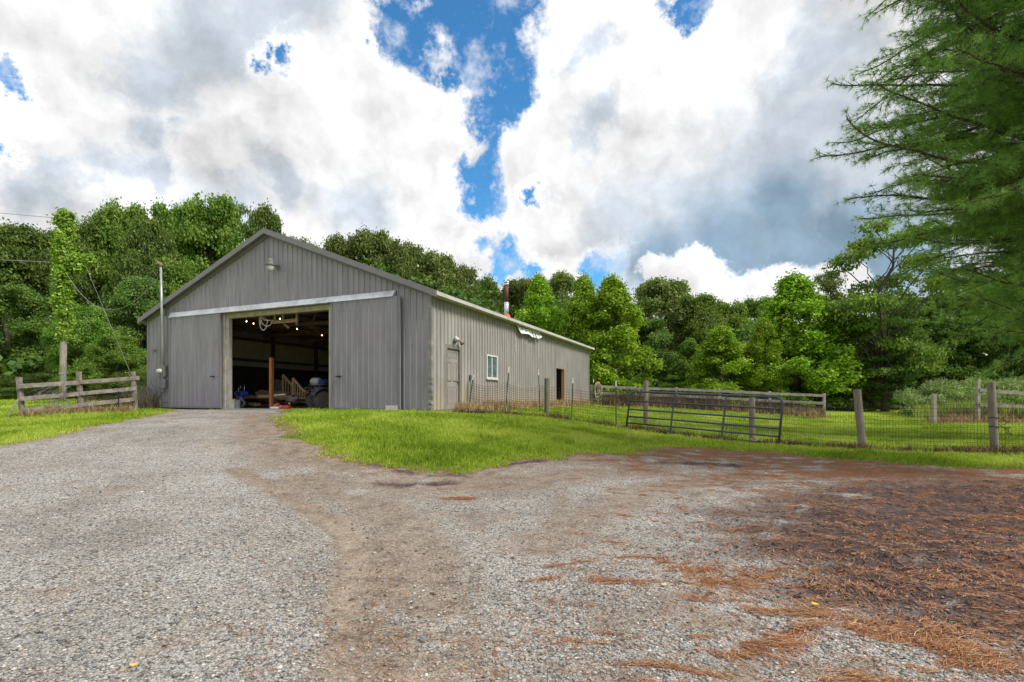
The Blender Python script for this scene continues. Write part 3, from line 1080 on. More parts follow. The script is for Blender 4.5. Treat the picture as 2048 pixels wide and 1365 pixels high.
x, y, sd = scatter_turf(680000, 8.6, 30, 0.35)
h = (0.035 + 0.045 * rng.random(len(x))) * (0.75 + 0.6 * fbm(x, y, 1.2, 3)) * (0.45 + 0.55 * sstep(-sd, -0.05, 0.5))
tuft = fbm(x + 7, y, 3.0, 3, .6) > 0.64
h = np.where(tuft, h * 1.7, h)
P, T = blades(x, y, turf_z(x, y), h, 0.006 + 0.0006 * y)
patch = fbm(x, y, 0.9, 4)
tone = np.clip(0.12 + 1.25 * (patch - 0.25) + rng.normal(0, 0.22, len(x)), 0, 1)
o = link_mesh('lawn_grass', P, T, blade_mat('grass_blade', (0.150, 0.235, 0.016), (0.335, 0.455, 0.038), (0.56, 0.62, 0.13)), origin=(0, 0, 0), attrs={'tone': ('FACE', np.repeat(tone, 2))})
tag(o, 'short bright green mown grass beside the gravel and in the paddock', 'grass', kind='stuff')


def along(P, n, hw):
    seg = np.linalg.norm(np.diff(P, axis=0), axis=1)
    c = np.concatenate([[0], np.cumsum(seg)])
    t = rng.random(n) * c[-1]
    i = np.clip(np.searchsorted(c, t) - 1, 0, len(seg) - 1)
    f = (t - c[i]) / seg[i]
    p = P[i] + (P[i + 1] - P[i]) * f[:, None]
    d = (P[i + 1] - P[i]) / seg[i][:, None]
    s = rng.normal(0, hw, n)
    return p[:, 0] - d[:, 1] * s, p[:, 1] + d[:, 0] * s


# dry straw weeds: barn side, rail fences
GX, GY, GH, GT = [], [], [], []
for k, n, hw, hmin, hmax, tl in ((1, 11000, 0.22, 0.06, 0.38, 0.75), (2, 8000, 0.40, 0.08, 0.50, 0.6), (3, 4000, 0.40, 0.08, 0.5, 0.6), (4, 2500, 0.25, 0.05, 0.3, 0.6), (0, 11000, 0.13, 0.05, 0.20, 0.12)):
    xx, yy = along(BARE_W[k][0], n, hw)
    c = fbm(xx, yy, 1.6, 3)
    ok = (~under_barn(xx, yy)) & (rng.random(n) < sstep(c, 0.3, 0.6) + 0.15)
    xx, yy, c = xx[ok], yy[ok], c[ok]
    GX.append(xx); GY.append(yy)
    GH.append((hmin + (hmax - hmin) * rng.random(len(xx)) ** 2) * (0.5 + c))
    GT.append(np.clip(tl + rng.normal(0, 0.22, len(xx)), 0, 1))
x, y, h, t = map(np.concatenate, (GX, GY, GH, GT))
P, T = blades(x, y, turf_z(x, y), h, 0.010 + 0.0007 * y, 0.75)
o = link_mesh('dry_weeds', P, T, blade_mat('straw', (0.09, 0.065, 0.03), (0.34, 0.235, 0.115), (0.60, 0.45, 0.25)), origin=(0, 0, 0), attrs={'tone': ('FACE', np.repeat(t, 2))})
tag(o, 'dry straw coloured weeds along the barn wall and fence lines', 'weeds', kind='stuff')
# ------------------------------------------------------------------ barn
def siding_mat(name, col, low=None):
    """painted ribbed steel: chalky weathering, runs, and (side wall) tan splash dirt towards the ground"""
    m, nt, b = nodes_of(name)
    L = nt.links.new
    tc = N_(nt, 'ShaderNodeTexCoord')
    mp = N_(nt, 'ShaderNodeMapping'); mp.inputs['Scale'].default_value = (3.0, 3.0, 0.35)
    L(tc.outputs['Object'], mp.inputs[0])
    n1 = N_(nt, 'ShaderNodeTexNoise'); n1.inputs['Scale'].default_value = 1.6; n1.inputs['Detail'].default_value = 8; n1.inputs['Roughness'].default_value = 0.65
    L(mp.outputs[0], n1.inputs['Vector'])
    n2 = N_(nt, 'ShaderNodeTexNoise'); n2.inputs['Scale'].default_value = 0.55; n2.inputs['Detail'].default_value = 6
    L(tc.outputs['Object'], n2.inputs['Vector'])
    c = ramp(nt, n1.outputs['Fac'], [(0.30, tuple(k * 0.76 for k in col)), (0.5, col), (0.72, tuple(k * 1.20 for k in col))])
    c = mixc(nt, ramp(nt, n2.outputs['Fac'], [(0.52, (0, 0, 0)), (0.68, (0.35,) * 3)]), c, tuple(k * 1.35 + 0.01 for k in col))
    if low is not None:
        sp = N_(nt, 'ShaderNodeSeparateXYZ'); L(tc.outputs['Object'], sp.inputs[0])
        zz = fmath(nt, 'ADD', sp.outputs['Z'], fmath(nt, 'MULTIPLY', n2.outputs['Fac'], -0.9))
        f = N_(nt, 'ShaderNodeMapRange'); f.interpolation_type = 'SMOOTHSTEP'
        L(zz, f.inputs[0]); f.inputs['From Min'].default_value = -0.35; f.inputs['From Max'].default_value = 0.75
        f.inputs['To Min'].default_value = 0.85; f.inputs['To Max'].default_value = 0.0
        c = mixc(nt, f.outputs[0], c, low)
    L(c, b.inputs['Base Color'])
    b.inputs['Roughness'].default_value = 0.48
    b.inputs['Specular IOR Level'].default_value = 0.35
    bp = N_(nt, 'ShaderNodeBump'); bp.inputs['Strength'].default_value = 0.5; bp.inputs['Distance'].default_value = 0.03
    n3 = N_(nt, 'ShaderNodeTexNoise'); n3.inputs['Scale'].default_value = 1.8; n3.inputs['Detail'].default_value = 2
    L(tc.outputs['Object'], n3.inputs['Vector'])
    L(n3.outputs['Fac'], bp.inputs['Height']); L(bp.outputs[0], b.inputs['Normal'])
    return m


m_front = siding_mat('grey_siding', (0.258, 0.245, 0.278))
m_side = siding_mat('taupe_siding', (0.315, 0.300, 0.280), low=(0.40, 0.33, 0.24))
m_door = siding_mat('grey_door_skin', (0.244, 0.231, 0.264))
m_trim = mat('grey_trim', (0.200, 0.188, 0.210), 0.45, var=0.06, scale=3)
m_white = mat('white_trim', (0.50, 0.49, 0.45), 0.55, var=0.08, scale=4, stain=(0.30, 0.26, 0.18), stain_amt=0.5, stretch=(1, 1, 3))
m_track = mat('galvanised_track', (0.55, 0.57, 0.62), 0.42, metal=0.15, var=0.10, scale=5, stain=(0.24, 0.23, 0.22), stain_amt=0.5)
m_roof = mat('roof_steel', (0.36, 0.35, 0.34), 0.4, metal=0.2, var=0.06)
m_wood = mat('raw_lumber', (0.30, 0.215, 0.12), 0.8, var=0.2, scale=5, stretch=(1, 1, 5), bump=0.2)
m_wood_grey = mat('weathered_wood', (0.245, 0.215, 0.185), 0.9, var=0.28, scale=7, stretch=(1, 1, 1), bump=0.5, bscale=35, stain=(0.10, 0.085, 0.065), stain_amt=0.7, stain_scale=3)
m_jamb = mat('painted_jamb', (0.42, 0.40, 0.35), 0.7, var=0.12, scale=5, stain=(0.17, 0.15, 0.12), stain_amt=0.5)
m_orange = mat('orange_wood', (0.33, 0.135, 0.055), 0.7, var=0.2, scale=4, stretch=(4, 4, 0.6))
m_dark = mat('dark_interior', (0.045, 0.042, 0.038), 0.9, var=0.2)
m_intwall = mat('inside_sheeting', (0.46, 0.44, 0.33), 0.8, var=0.10, scale=2)
m_conc = mat('concrete', (0.36, 0.34, 0.31), 0.9, var=0.15, scale=9, bump=0.3, stain=(0.20, 0.17, 0.13), stain_amt=0.5)
m_metal = mat('dull_steel', (0.42, 0.42, 0.42), 0.38, metal=0.7, var=0.1)
m_gmetal = mat('grey_fitting', (0.17, 0.17, 0.175), 0.5, var=0.1)
m_black = mat('black_rubber', (0.018, 0.018, 0.018), 0.75, var=0.15, scale=20)
m_blackp = mat('black_plastic', (0.022, 0.022, 0.024), 0.4, var=0.1)
m_glass = mat('dusty_glass', (0.10, 0.15, 0.16), 0.12, var=0.35, scale=4, spec=0.8)
m_whitep = mat('white_plastic', (0.62, 0.62, 0.60), 0.5, var=0.05)
m_rope = mat('pale_rope', (0.52, 0.50, 0.47), 0.9, var=0.1)
m_red = mat('red_plastic', (0.55, 0.035, 0.02), 0.45, var=0.08)
m_blue = mat('blue_plastic', (0.02, 0.07, 0.50), 0.45, var=0.1)

SL = 0.393                      # roof slope
EAVE = 3.72


def roof_u(w, off=0.0):         # underside of the roof over the wall line
    return EAVE + SL * min(w, BW - w) + off


barn = thing('pole_barn', 'long grey steel sided barn with a wide open sliding doorway', 'barn', B(BW / 2, BL / 2, 0))


def ribbed(front, spans, mat_, name, depth=0.024, pitch=0.2286, phase=0.10, screws=False):
    """spans: list of (u0, u1, zbottom(u), ztop(u)); outer skin with trapezoid ribs and a flat inner skin"""
    mb = MB()
    def P(u, d, z):
        return B(u, -d, z) if front else B(-d, u, z)
    for u0, u1, zb, zt in spans:
        us = [(u0, 0.0)]
        k = math.floor((u0 - phase) / pitch)
        while True:
            c = phase + k * pitch
            k += 1
            if c > u1 + 0.03:
                break
            for du, d in ((-0.030, 0), (-0.016, depth), (0.016, depth), (0.030, 0)):
                if u0 < c + du < u1:
                    us.append((c + du, d))
        if front and u0 < BW / 2 < u1:
            us.append((BW / 2, 0.0))
        us.append((u1, us[-1][1]))
        us.sort()
        for (a, da), (b_, db) in zip(us[:-1], us[1:]):
            if b_ - a < 1e-5:
                continue
            mb.add([P(a, da, zb(a)), P(b_, db, zb(b_)), P(b_, db, zt(b_)), P(a, da, zt(a))], [(0, 1, 2, 3)])
            mb.add([P(a, -0.02, zb(a)), P(b_, -0.02, zb(b_)), P(b_, -0.02, zt(b_)), P(a, -0.02, zt(a))], [(3, 2, 1, 0)])
    if screws:
        for z in (1.15, 2.45, 4.3, 5.3):
            w = 0.21
            while w < BW - 0.2:
                if not (z < 3 and OP0 - .1 < w < OP1 + .1) and roof_u(w) - 0.25 > z:
                    mb.box(B(w, -0.004, z), (0.016, 0.012, 0.016), EW, EL)
                w += 0.2286
    return mb.build(name, mat_, barn)


kz = lambda v: (lambda u: v)
OP0, OP1, OPZ = w_of(661), w_of(452), 3.63       # big doorway
rt = lambda u: roof_u(u, 0.02)
ribbed(True, [(0, OP0, kz(0.03), rt), (OP0, OP1, kz(OPZ), rt), (OP1, BW, kz(0.03), rt)], m_front, 'front_wall', screws=True)

# side wall openings from the photo
MD0, MD1, MDZ = l_of(891), l_of(918), 2.10
WN0, WN1 = l_of(972), l_of(993)
WZ0, WZ1 = z_of(757, 0, WN0), z_of(709, 0, WN0)
DW0, DW1, DWZ = l_of(1111), l_of(1128), z_of(735, 0, l_of(1111))
top = kz(EAVE + 0.02)
ribbed(False, [(0, MD0, kz(0.02), top), (MD0, MD1, kz(MDZ), top), (MD1, WN0, kz(0.02), top), (WN0, WN1, kz(0.02), kz(WZ0)), (WN0, WN1, kz(WZ1), top),
               (WN1, DW0, kz(0.02), top), (DW0, DW1, kz(DWZ), top), (DW1, BL, kz(0.02), top)], m_side, 'side_wall', depth=0.042)
# back and far side
mb = MB()
bb(mb, BW - 0.04, BW, 0.03, BL, 0.0, EAVE + 0.02)
mb.build('far_wall', m_front, barn)
mb = MB()
mb.add([B(0.03, BL, 0), B(BW - 0.05, BL, 0), B(BW - 0.05, BL, EAVE), B(BW / 2, BL, roof_u(BW / 2)), B(0.03, BL, EAVE),
        B(0.03, BL - .04, 0), B(BW - 0.05, BL - .04, 0), B(BW - 0.05, BL - .04, EAVE), B(BW / 2, BL - .04, roof_u(BW / 2)), B(0.03, BL - .04, EAVE)],
       [(0, 1, 2, 3, 4), (9, 8, 7, 6, 5), (0, 5, 6, 1), (1, 6, 7, 2), (2, 7, 8, 3), (3, 8, 9, 4), (4, 9, 5, 0)])
mb.build('back_wall', m_side, barn)

# roof: two slabs with ribs
def slope_pt(w, l, up):
    return B(w, l, EAVE + SL * min(w, BW - w) + up)
mb = MB()
OV = 0.32
for s in (0, 1):
    wa, wb = (-OV, BW / 2) if s == 0 else (BW + OV, BW / 2)
    c8 = []
    for up in (0.03, 0.09):
        for (w, l) in ((wa, -0.22), (wa, BL + 0.2), (wb, BL + 0.2), (wb, -0.22)):
            c8.append(slope_pt(w, l, up))
    mb.hexa(c8)
    l = -0.10
    while l < BL + 0.15:
        c8 = []
        for up in (0.088, 0.112):
            for (w, ll) in ((wa, l), (wa, l + 0.05), (wb, l + 0.05), (wb, l)):
                c8.append(slope_pt(w, ll, up))
        mb.hexa(c8)
        l += 0.2286
roof = mb.build('roof', m_roof, barn)
# ridge cap
mb = MB()
for s in (-1, 1):
    c8 = []
    for up in (0.113, 0.125):
        for (w, l) in ((BW / 2, -0.24), (BW / 2, BL + 0.22), (BW / 2 + s * 0.3, BL + 0.22), (BW / 2 + s * 0.3, -0.24)):
            c8.append(slope_pt(w, l, up))
    mb.hexa(c8)
mb.build('ridge_cap', m_roof, roof)
# rake trim on the gable: dark boards following both slopes, with a thin inner moulding
mb = MB()
for s in (0, 1):
    wa, wb = (-OV, BW / 2) if s == 0 else (BW + OV, BW / 2)
    for (l0, l1, u0, u1, cut) in ((-0.245, -0.222, -0.07, 0.125, 0), (-0.222, -0.03, -0.010, 0.028, 0), (-0.055, -0.028, -0.14, -0.012, 0.1)):
        c8 = []
        w0 = wa if not cut else (0.0 if s == 0 else BW)
        for up in (u0, u1):
            for (w, l) in ((w0, l0), (w0, l1), (wb, l1), (wb, l0)):
                c8.append(slope_pt(w, l, up))
        mb.hexa(c8)
mb.build('rake_trim', m_trim, barn)
# eave: soffit, white fascia (near side), corner trims
mb = MB()
bb(mb, -OV + 0.005, -0.03, -0.20, BL + 0.18, EAVE - 0.135, EAVE - 0.115)
mb.build('soffit', m_white, barn)
mb = MB()
bb(mb, -OV - 0.025, -OV + 0.003, -0.21, BL + 0.19, EAVE - 0.145, EAVE - 0.055 + 0.02)
fa = mb.build('fascia', m_white, barn)
mb = MB()
bb(mb, BW + 0.03, BW + OV + 0.02, -0.20, BL + 0.18, EAVE - 0.145, EAVE - 0.055)
mb.build('far_fascia', m_trim, barn)
# corner trims; the near one is crumpled and rusty near the ground
def crumple_corner():
    mb = MB()
    n = 46
    r_ = random.Random(3)
    pts = []
    for i in range(n + 1):
        z = 0.03 + (EAVE - 0.15) * i / n
        k = max(0.0, 1 - z / 1.55)
        a = 0.05 * k * (r_.random() - 0.35) * 1.6
        b_ = 0.05 * k * (r_.random() - 0.5) * 1.6
        pts.append((z, a, b_))
    for (z, a, b_) in pts:
        mb.v += [tuple(B(0.085 + a * .3, -0.032 - b_ * .6, z)), tuple(B(-0.035 - a, -0.035 - b_, z)), tuple(B(-0.032 - b_ * .6, 0.085, z)), tuple(B(0.02, 0.02, z))]
    for i in range(n):
        for k in range(4):
            p, q = i * 4 + k, i * 4 + (k + 1) % 4
            mb.f.append((p, q, q + 4, p + 4))
    return mb.build('corner_trim', mat('chipped_corner', (0.20, 0.195, 0.20), 0.5, var=0.1, scale=5, stain=(0.42, 0.36, 0.28), stain_amt=0.8, stain_scale=2.2), barn)
crumple_corner()
mb = MB()
bb(mb, BW - 0.07, BW + 0.035, -0.035, 0.0, 0.02, EAVE)
bb(mb, BW, BW + 0.035, 0.0, 0.09, 0.02, EAVE)
mb.build('corner_trim', m_trim, barn)
mb = MB()
bb(mb, -0.033, 0.0, BL - 0.08, BL + 0.02, 0.02, EAVE - 0.15)
mb.build('corner_trim', m_side, barn)
# base board and slab
mb = MB()
bb(mb, OP0 - 0.05, OP1 + 0.05, -0.16, 0.0, -0.12, 0.004)
bb(mb, 0.02, BW - 0.02, 0.0, BL - 0.02, -0.20, 0.0)
mb.build('floor_slab', m_conc, barn)
m_skirt = mat('skirt', (0.13, 0.11, 0.09), 0.9, var=0.3)
for a in ((-0.028, 0.0, 0.06, MD0 - 0.06, -0.12, 0.03), (-0.028, 0.0, MD1 + 0.06, DW0, -0.12, 0.03), (-0.028, 0.0, DW1, BL, -0.12, 0.03),
          (0.06, OP0 - 0.05, -0.03, 0.0, -0.10, 0.04), (OP1 + 0.05, BW, -0.03, 0.0, -0.10, 0.04)):
    mb = MB()
    bb(mb, *a)
    mb.build('skirt_board', m_skirt, barn)

# door jambs and header of the big doorway
mb = MB()
bb(mb, OP1, OP1 + 0.20, -0.045, 0.14, 0.0, OPZ + 0.02)
bb(mb, OP1 - 0.16, OP1, 0.0, 0.14, 0.0, OPZ - 0.16)
mb.build('door_jamb', m_jamb, barn)
mb = MB()
bb(mb, OP0 - 0.14, OP0 + 0.05, -0.025, 0.14, 0.0, OPZ)
mb.build('door_jamb', m_jamb, barn)
mb = MB()
bb(mb, OP0 - 0.1, OP1 + 0.1, 0.0, 0.16, OPZ - 0.17, OPZ + 0.05)
mb.build('door_header', mat('header_wood', (0.30, 0.275, 0.17), 0.8, var=0.2, scale=4), barn)
# track: a sloping galvanised hood over the rail
TK0, TK1 = w_of(788, -0.15), w_of(338, -0.15)
mb = MB()
mb.hexa([B(TK0 + .04, -0.03, 3.66), B(TK0 + .04, -0.20, 3.66), B(TK1 - .04, -0.20, 3.66), B(TK1 - .04, -0.03, 3.66),
         B(TK0, -0.03, 3.87), B(TK0, -0.09, 3.87), B(TK1, -0.09, 3.87), B(TK1, -0.03, 3.87)])
mb.build('door_track', m_track, barn)


def sliding_door(u0, u1, hx, label, rib=.018):
    mb = MB()
    l0, l1 = -0.155, -0.105
    bb(mb, u0, u1, l0, l1, 0.04, 3.66)
    u = u0 + 0.10
    while u < u1 - 0.05:
        c8 = [B(u - .022, l0, 0.05), B(u + .022, l0, 0.05), B(u + .012, l0 - rib, 0.05), B(u - .012, l0 - rib, 0.05),
              B(u - .022, l0, 3.655), B(u + .022, l0, 3.655), B(u + .012, l0 - rib, 3.655), B(u - .012, l0 - rib, 3.655)]
        mb.hexa(c8)
        u += 0.2286
    for z in (0.62, 1.2, 2.2):
        u = u0 + 0.21
        while u < u1 - 0.1:
            mb.box(B(u, l0 - 0.003, z), (0.016, 0.012, 0.016), EW, EL)
            u += 0.2286
    d = mb.build('sliding_door', m_door, barn)
    d['label'] = label
    mb = MB()
    for (a, b_, z0, z1) in ((u0 - 0.012, u0 + 0.05, 0.02, 3.665), (u1 - 0.05, u1 + 0.012, 0.02, 3.665), (u0 + 0.05, u1 - 0.05, 0.02, 0.085)):
        bb(mb, a, b_, l0 - 0.022, l0 - 0.004, z0, z1)
    mb.build('door_edge', m_trim, d)
    mb = MB()
    bb(mb, hx - 0.12, hx + 0.10, l0 - 0.075, l0 - 0.045, z_of(754, hx, 0) - 0.02, z_of(754, hx, 0) + 0.025)
    bb(mb, hx - 0.06, hx - 0.02, l0 - 0.05, l0 - 0.02, z_of(754, hx, 0) - 0.03, z_of(754, hx, 0) + 0.03)
    mb.build('handle', m_blackp, d)
    return d


sliding_door(w_of(800, -0.15), w_of(663, -0.15), w_of(679, -0.15), 'right sliding door with tall ribs')
sliding_door(w_of(441, -0.15), w_of(340, -0.15), w_of(427, -0.15), 'left sliding door, smoother and dented at its inner foot', rib=.007)
mb = MB()   # black strip added as the shade in the gap beside the left door
bb(mb, OP1 + 0.2, w_of(441, -0.15) - 0.02, -0.03, -0.028, 0.02, 3.6)
mb.build('gap_shade_strip', m_black, barn)

# ---- man door in the side wall
mb = MB()
for (a, b_, z0, z1) in ((MD0 - 0.07, MD0 + 0.035, 0.0, MDZ + 0.08), (MD1 - 0.035, MD1 + 0.07, 0.0, MDZ + 0.08), (MD0 + 0.035, MD1 - 0.035, MDZ - 0.04, MDZ + 0.08)):
    bb(mb, -0.05, 0.10, a, b_, z0, z1)
bb(mb, -0.12, 0.10, MD0 + 0.035, MD1 - 0.035, -0.02, 0.03)
mb.build('door_frame', mat('door_frame_paint', (0.20, 0.185, 0.165), 0.6, var=0.1), barn)
m_mdoor = mat('taupe_door_paint', (0.285, 0.262, 0.232), 0.5, var=0.06, scale=3)
mb = MB()
D0, D1 = MD0 + 0.04, MD1 - 0.04
bb(mb, 0.028, 0.07, D0, D1, 0.035, MDZ - 0.045)
dw = D1 - D0
cells = []
for (z0, z1) in ((0.16, 0.78), (0.95, 1.60), (1.72, 1.95)):
    for a in (0.13, 0.56):
        cells.append((D0 + dw * a, D0 + dw * (a + 0.31), z0, z1))
# raised stiles and rails around recessed panels, each panel with a raised field
def strip(a, b_, z0, z1, o=0.015):
    bb(mb, o, 0.0285, a, b_, z0, z1)
xs = [D0, D0 + dw * 0.13, D0 + dw * 0.44, D0 + dw * 0.56, D0 + dw * 0.87, D1]
zs = [0.035, 0.16, 0.78, 0.95, 1.60, 1.72, 1.95, MDZ - 0.045]
for i in range(0, 6, 2):
    strip(xs[i], xs[i + 1], zs[0], zs[-1])
for k in (0, 2, 4, 6):
    strip(xs[1], xs[2], zs[k], zs[k + 1]); strip(xs[3], xs[4], zs[k], zs[k + 1])
for (a, b_, z0, z1) in cells:
    strip(a + 0.035, b_ - 0.035, z0 + 0.04, z1 - 0.04, 0.018)
md = mb.build('entry_door', m_mdoor, barn)
mb = MB()
kc = B(0.012, D1 - 0.07, 0.95)
mb.lathe(kc, -EW, [(0, 0.033), (0.012, 0.033), (0.018, 0.014), (0.045, 0.014), (0.055, 0.030), (0.075, 0.030), (0.085, 0.010)], 12)
mb.build('door_knob', mat('dark_bronze', (0.06, 0.055, 0.05), 0.35, metal=0.8), md, smooth=True)
mb = MB()
mb.hexa([B(-.75, MD0 - .3, -0.16), B(-.75, MD1 + 1.1, -0.18), B(-0.06, MD1 + .9, -0.16), B(-0.06, MD0 - .1, -0.16),
         B(-.70, MD0 - .25, -0.005), B(-.70, MD1 + 1.05, -0.015), B(-0.06, MD1 + .85, 0.0), B(-0.06, MD0 - .1, 0.0)])
tag(mb.build('doorstep', m_conc), 'low broken concrete step under the taupe six panel entry door', 'step')

# ---- window
mb = MB()
for (a, b_, z0, z1) in ((WN0 - 0.02, WN0 + 0.05, WZ0, WZ1), (WN1 - 0.05, WN1 + 0.02, WZ0, WZ1), (WN0 + .05, WN1 - .05, WZ1 - 0.06, WZ1), (WN0 + .05, WN1 - .05, WZ0, WZ0 + 0.05)):
    bb(mb, -0.05, 0.02, a, b_, z0, z1)
mid_ = (WN0 + WN1) / 2
bb(mb, -0.035, 0.01, mid_ - 0.03, mid_ + 0.03, WZ0 + .05, WZ1 - .06)
wf = mb.build('window', m_whitep, barn)
for a, b_ in ((WN0 + .05, mid_ - .03), (mid_ + .03, WN1 - .05)):
    mb = MB(); bb(mb, -0.012, -0.004, a, b_, WZ0 + .05, WZ1 - .06)
    mb.build('pane', m_glass, wf)
mb = MB(); bb(mb, -0.085, 0.0, WN0 - 0.05, WN1 + 0.05, WZ0 - 0.05, WZ0 - 0.002)
mb.build('window_sill', mat('peeling_white', (0.55, 0.54, 0.52), 0.7, var=0.1, stain=(0.25, 0.2, 0.16), stain_amt=0.8, stain_scale=9), wf)

# ---- bare doorway with raw wood jambs
m_newwood = mat('fresh_wood', (0.42, 0.235, 0.10), 0.7, var=0.15, scale=4, stretch=(3, 3, 0.6))
mb = MB()
bb(mb, -0.03, 0.14, DW1 - 0.045, DW1 + 0.0, 0.03, DWZ - 0.04)
bb(mb, -0.03, 0.14, DW0, DW0 + 0.045, 0.03, DWZ - 0.04)
bb(mb, -0.03, 0.14, DW0, DW1, DWZ - 0.04, DWZ)
mb.build('side_doorway_jamb', m_newwood, barn)

# ---- framing seen through the doorway
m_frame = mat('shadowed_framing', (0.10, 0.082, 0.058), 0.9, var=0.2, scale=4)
BAY = 3.05
for k in range(1, 7):
    l = 0.18 + k * BAY
    for w in (BW - 0.22, 0.09):
        if l < BL:
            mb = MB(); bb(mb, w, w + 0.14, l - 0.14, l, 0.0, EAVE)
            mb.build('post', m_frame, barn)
mb = MB()
bb(mb, BW - 0.07, BW - 0.05, 0.1, BL - 0.1, 2.02, 3.35)
mb.build('inside_sheeting', m_intwall, barn)
mb = MB()
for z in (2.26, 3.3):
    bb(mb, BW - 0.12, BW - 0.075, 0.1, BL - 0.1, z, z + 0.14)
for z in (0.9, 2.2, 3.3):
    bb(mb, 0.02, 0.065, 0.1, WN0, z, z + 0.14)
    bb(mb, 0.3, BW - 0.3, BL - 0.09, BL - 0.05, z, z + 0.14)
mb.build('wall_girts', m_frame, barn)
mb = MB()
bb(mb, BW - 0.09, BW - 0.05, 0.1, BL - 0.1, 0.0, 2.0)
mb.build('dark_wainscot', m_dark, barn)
for k in range(0, 8):
    l = 0.75 + k * 2.44
    mb = MB()
    bb(mb, 0.1, BW - 0.1, l, l + 0.04, EAVE - 0.16, EAVE - 0.02)
    mb.board(B(0.15, l + .02, EAVE + 0.0), B(BW / 2, l + .02, roof_u(BW / 2) - 0.12), 0.14, 0.038)
    mb.board(B(BW - 0.15, l + .02, EAVE + 0.0), B(BW / 2, l + .02, roof_u(BW / 2) - 0.12), 0.14, 0.038)
    for a, b_ in ((0.2, 0.32), (0.32, 0.42), (0.42, 0.5)):
        for s in (0, 1):
            wa, wb = (a * BW, b_ * BW) if s == 0 else ((1 - a) * BW, (1 - b_) * BW)
            mb.board(B(wa, l + .055, EAVE - 0.08), B(wb, l + .055, roof_u(wb) - 0.16), 0.09, 0.03)
    mb.build('truss', mat('truss_wood', (0.21, 0.135, 0.075), 0.85, var=0.15), barn)
mb = MB()
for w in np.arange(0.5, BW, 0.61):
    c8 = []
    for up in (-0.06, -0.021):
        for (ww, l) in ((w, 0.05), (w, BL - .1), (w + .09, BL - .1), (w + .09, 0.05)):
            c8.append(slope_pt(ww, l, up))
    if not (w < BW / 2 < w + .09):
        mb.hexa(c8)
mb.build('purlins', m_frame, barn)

# ---- stove pipe through the roof
cl = l_of(1013, 0.5)
cp = B(0.5, cl, 0)
rz = roof_u(0.5, 0.09)
zt_ = z_of(563, 0.5, cl)
mb = MB()
mb.lathe(cp + Vector((0, 0, rz - 0.15)), (0, 0, 1), [(0, .105), (0.15 + 0.62, .105), (0.15 + 0.63, .085), (0.15 + 0.63 + 0.02, .085)], 20)
sp_ = mb.build('stove_pipe', mat('bright_flue', (0.62, 0.62, 0.62), 0.22, metal=0.9, var=0.06), roof, smooth=True)
mb = MB()
mb.lathe(cp + Vector((0, 0, rz + 0.63)), (0, 0, 1), [(0, .086), (zt_ - rz - 0.63 - 0.17, .086)], 20)
mb.build('rusty_flue', mat('rust_brown_flue', (0.11, 0.042, 0.032), 0.6, var=0.25, stretch=(1, 1, .3)), roof, smooth=True)
mb = MB()
mb.lathe(cp + Vector((0, 0, zt_ - 0.17)), (0, 0, 1), [(0, .10), (0.02, .105), (0.09, .105), (0.095, .06), (0.12, .06), (0.121, .14), (0.135, .14), (0.19, .02)], 20)
mb.build('flue_cap', mat('bright_flue', (0.62, 0.62, 0.62), 0.22, metal=0.9), roof, smooth=True)
mb = MB()
mb.lathe(cp + Vector((0, 0, rz - 0.12)), (0, 0, 1), [(0, .21), (0.10, .19), (0.15, .15), (0.19, .14), (0.22, .11)], 18)
mb.build('flue_boot', mat('orange_silicone', (0.72, 0.085, 0.02), 0.5, var=0.1), roof, smooth=True)

# ---- security light on the gable
gw = w_of(543, -0.3)
gz0 = z_of(533, gw, -0.3)
lt = thing('barn_light', 'grey jar shaped security light high on the front gable', 'wall lamp', B(gw, 0, gz0))
c = B(gw, -0.34, gz0)
mb = MB()
mb.lathe(c + Vector((0, 0, 0.02)), (0, 0, 1), [(0, .17), (0.04, .175), (0.06, .12), (0.09, .11), (0.20, .10), (0.24, .075), (0.245, .02)], 20)
mb.tube([c + Vector((0, 0, 0.08)), B(gw, -0.15, gz0 + 0.10), B(gw, -0.03, gz0 + 0.02)], 0.028, 8)
mb.box(B(gw, -0.04, gz0 + 0.03), (0.14, 0.03, 0.16), EW, EL)
mb.build('lamp_housing', m_gmetal, lt, smooth=False)
mb = MB()
mb.lathe(c + Vector((0, 0, -0.20)), (0, 0, 1), [(0, .05), (0.02, .09), (0.12, .115), (0.215, .13)], 18)
mb.build('lens', mat('milky_lens', (0.46, 0.45, 0.45), 0.25, var=0.3, scale=14), lt, smooth=True)

# ---- motion light above the entry door
ml = l_of(908, 0)
mz = z_of(682, 0, ml)
fl = thing('flood_light', 'twin headed floodlight over the taupe side entry door', 'wall lamp', B(0, ml, mz))
mb = MB()
mb.box(B(-0.05, ml, mz), (0.05, 0.14, 0.12), EW, EL)
mb.tube([B(-0.08, ml, mz), B(-0.2, ml - 0.1, mz + 0.05)], 0.02, 8)
mb.tube([B(-0.08, ml, mz), B(-0.2, ml + 0.16, mz - 0.02)], 0.02, 8)
mb.build('bracket', m_gmetal, fl)
for dl, mt, dz in ((-0.13, m_whitep, 0.06), (0.19, mat('rusty_shade', (0.33, 0.17, 0.10), 0.7, var=0.2), -0.02)):
    mb = MB()
    mb.lathe(B(-0.17, ml + dl, mz + dz), (-0.6 * EW.x - 0.2, -0.6 * EW.y, -0.5), [(-.07, .03), (-0.04, .05), (0.02, .055), (0.09, .085)], 14)
    mb.build('lamp_head', mt, fl, smooth=True)
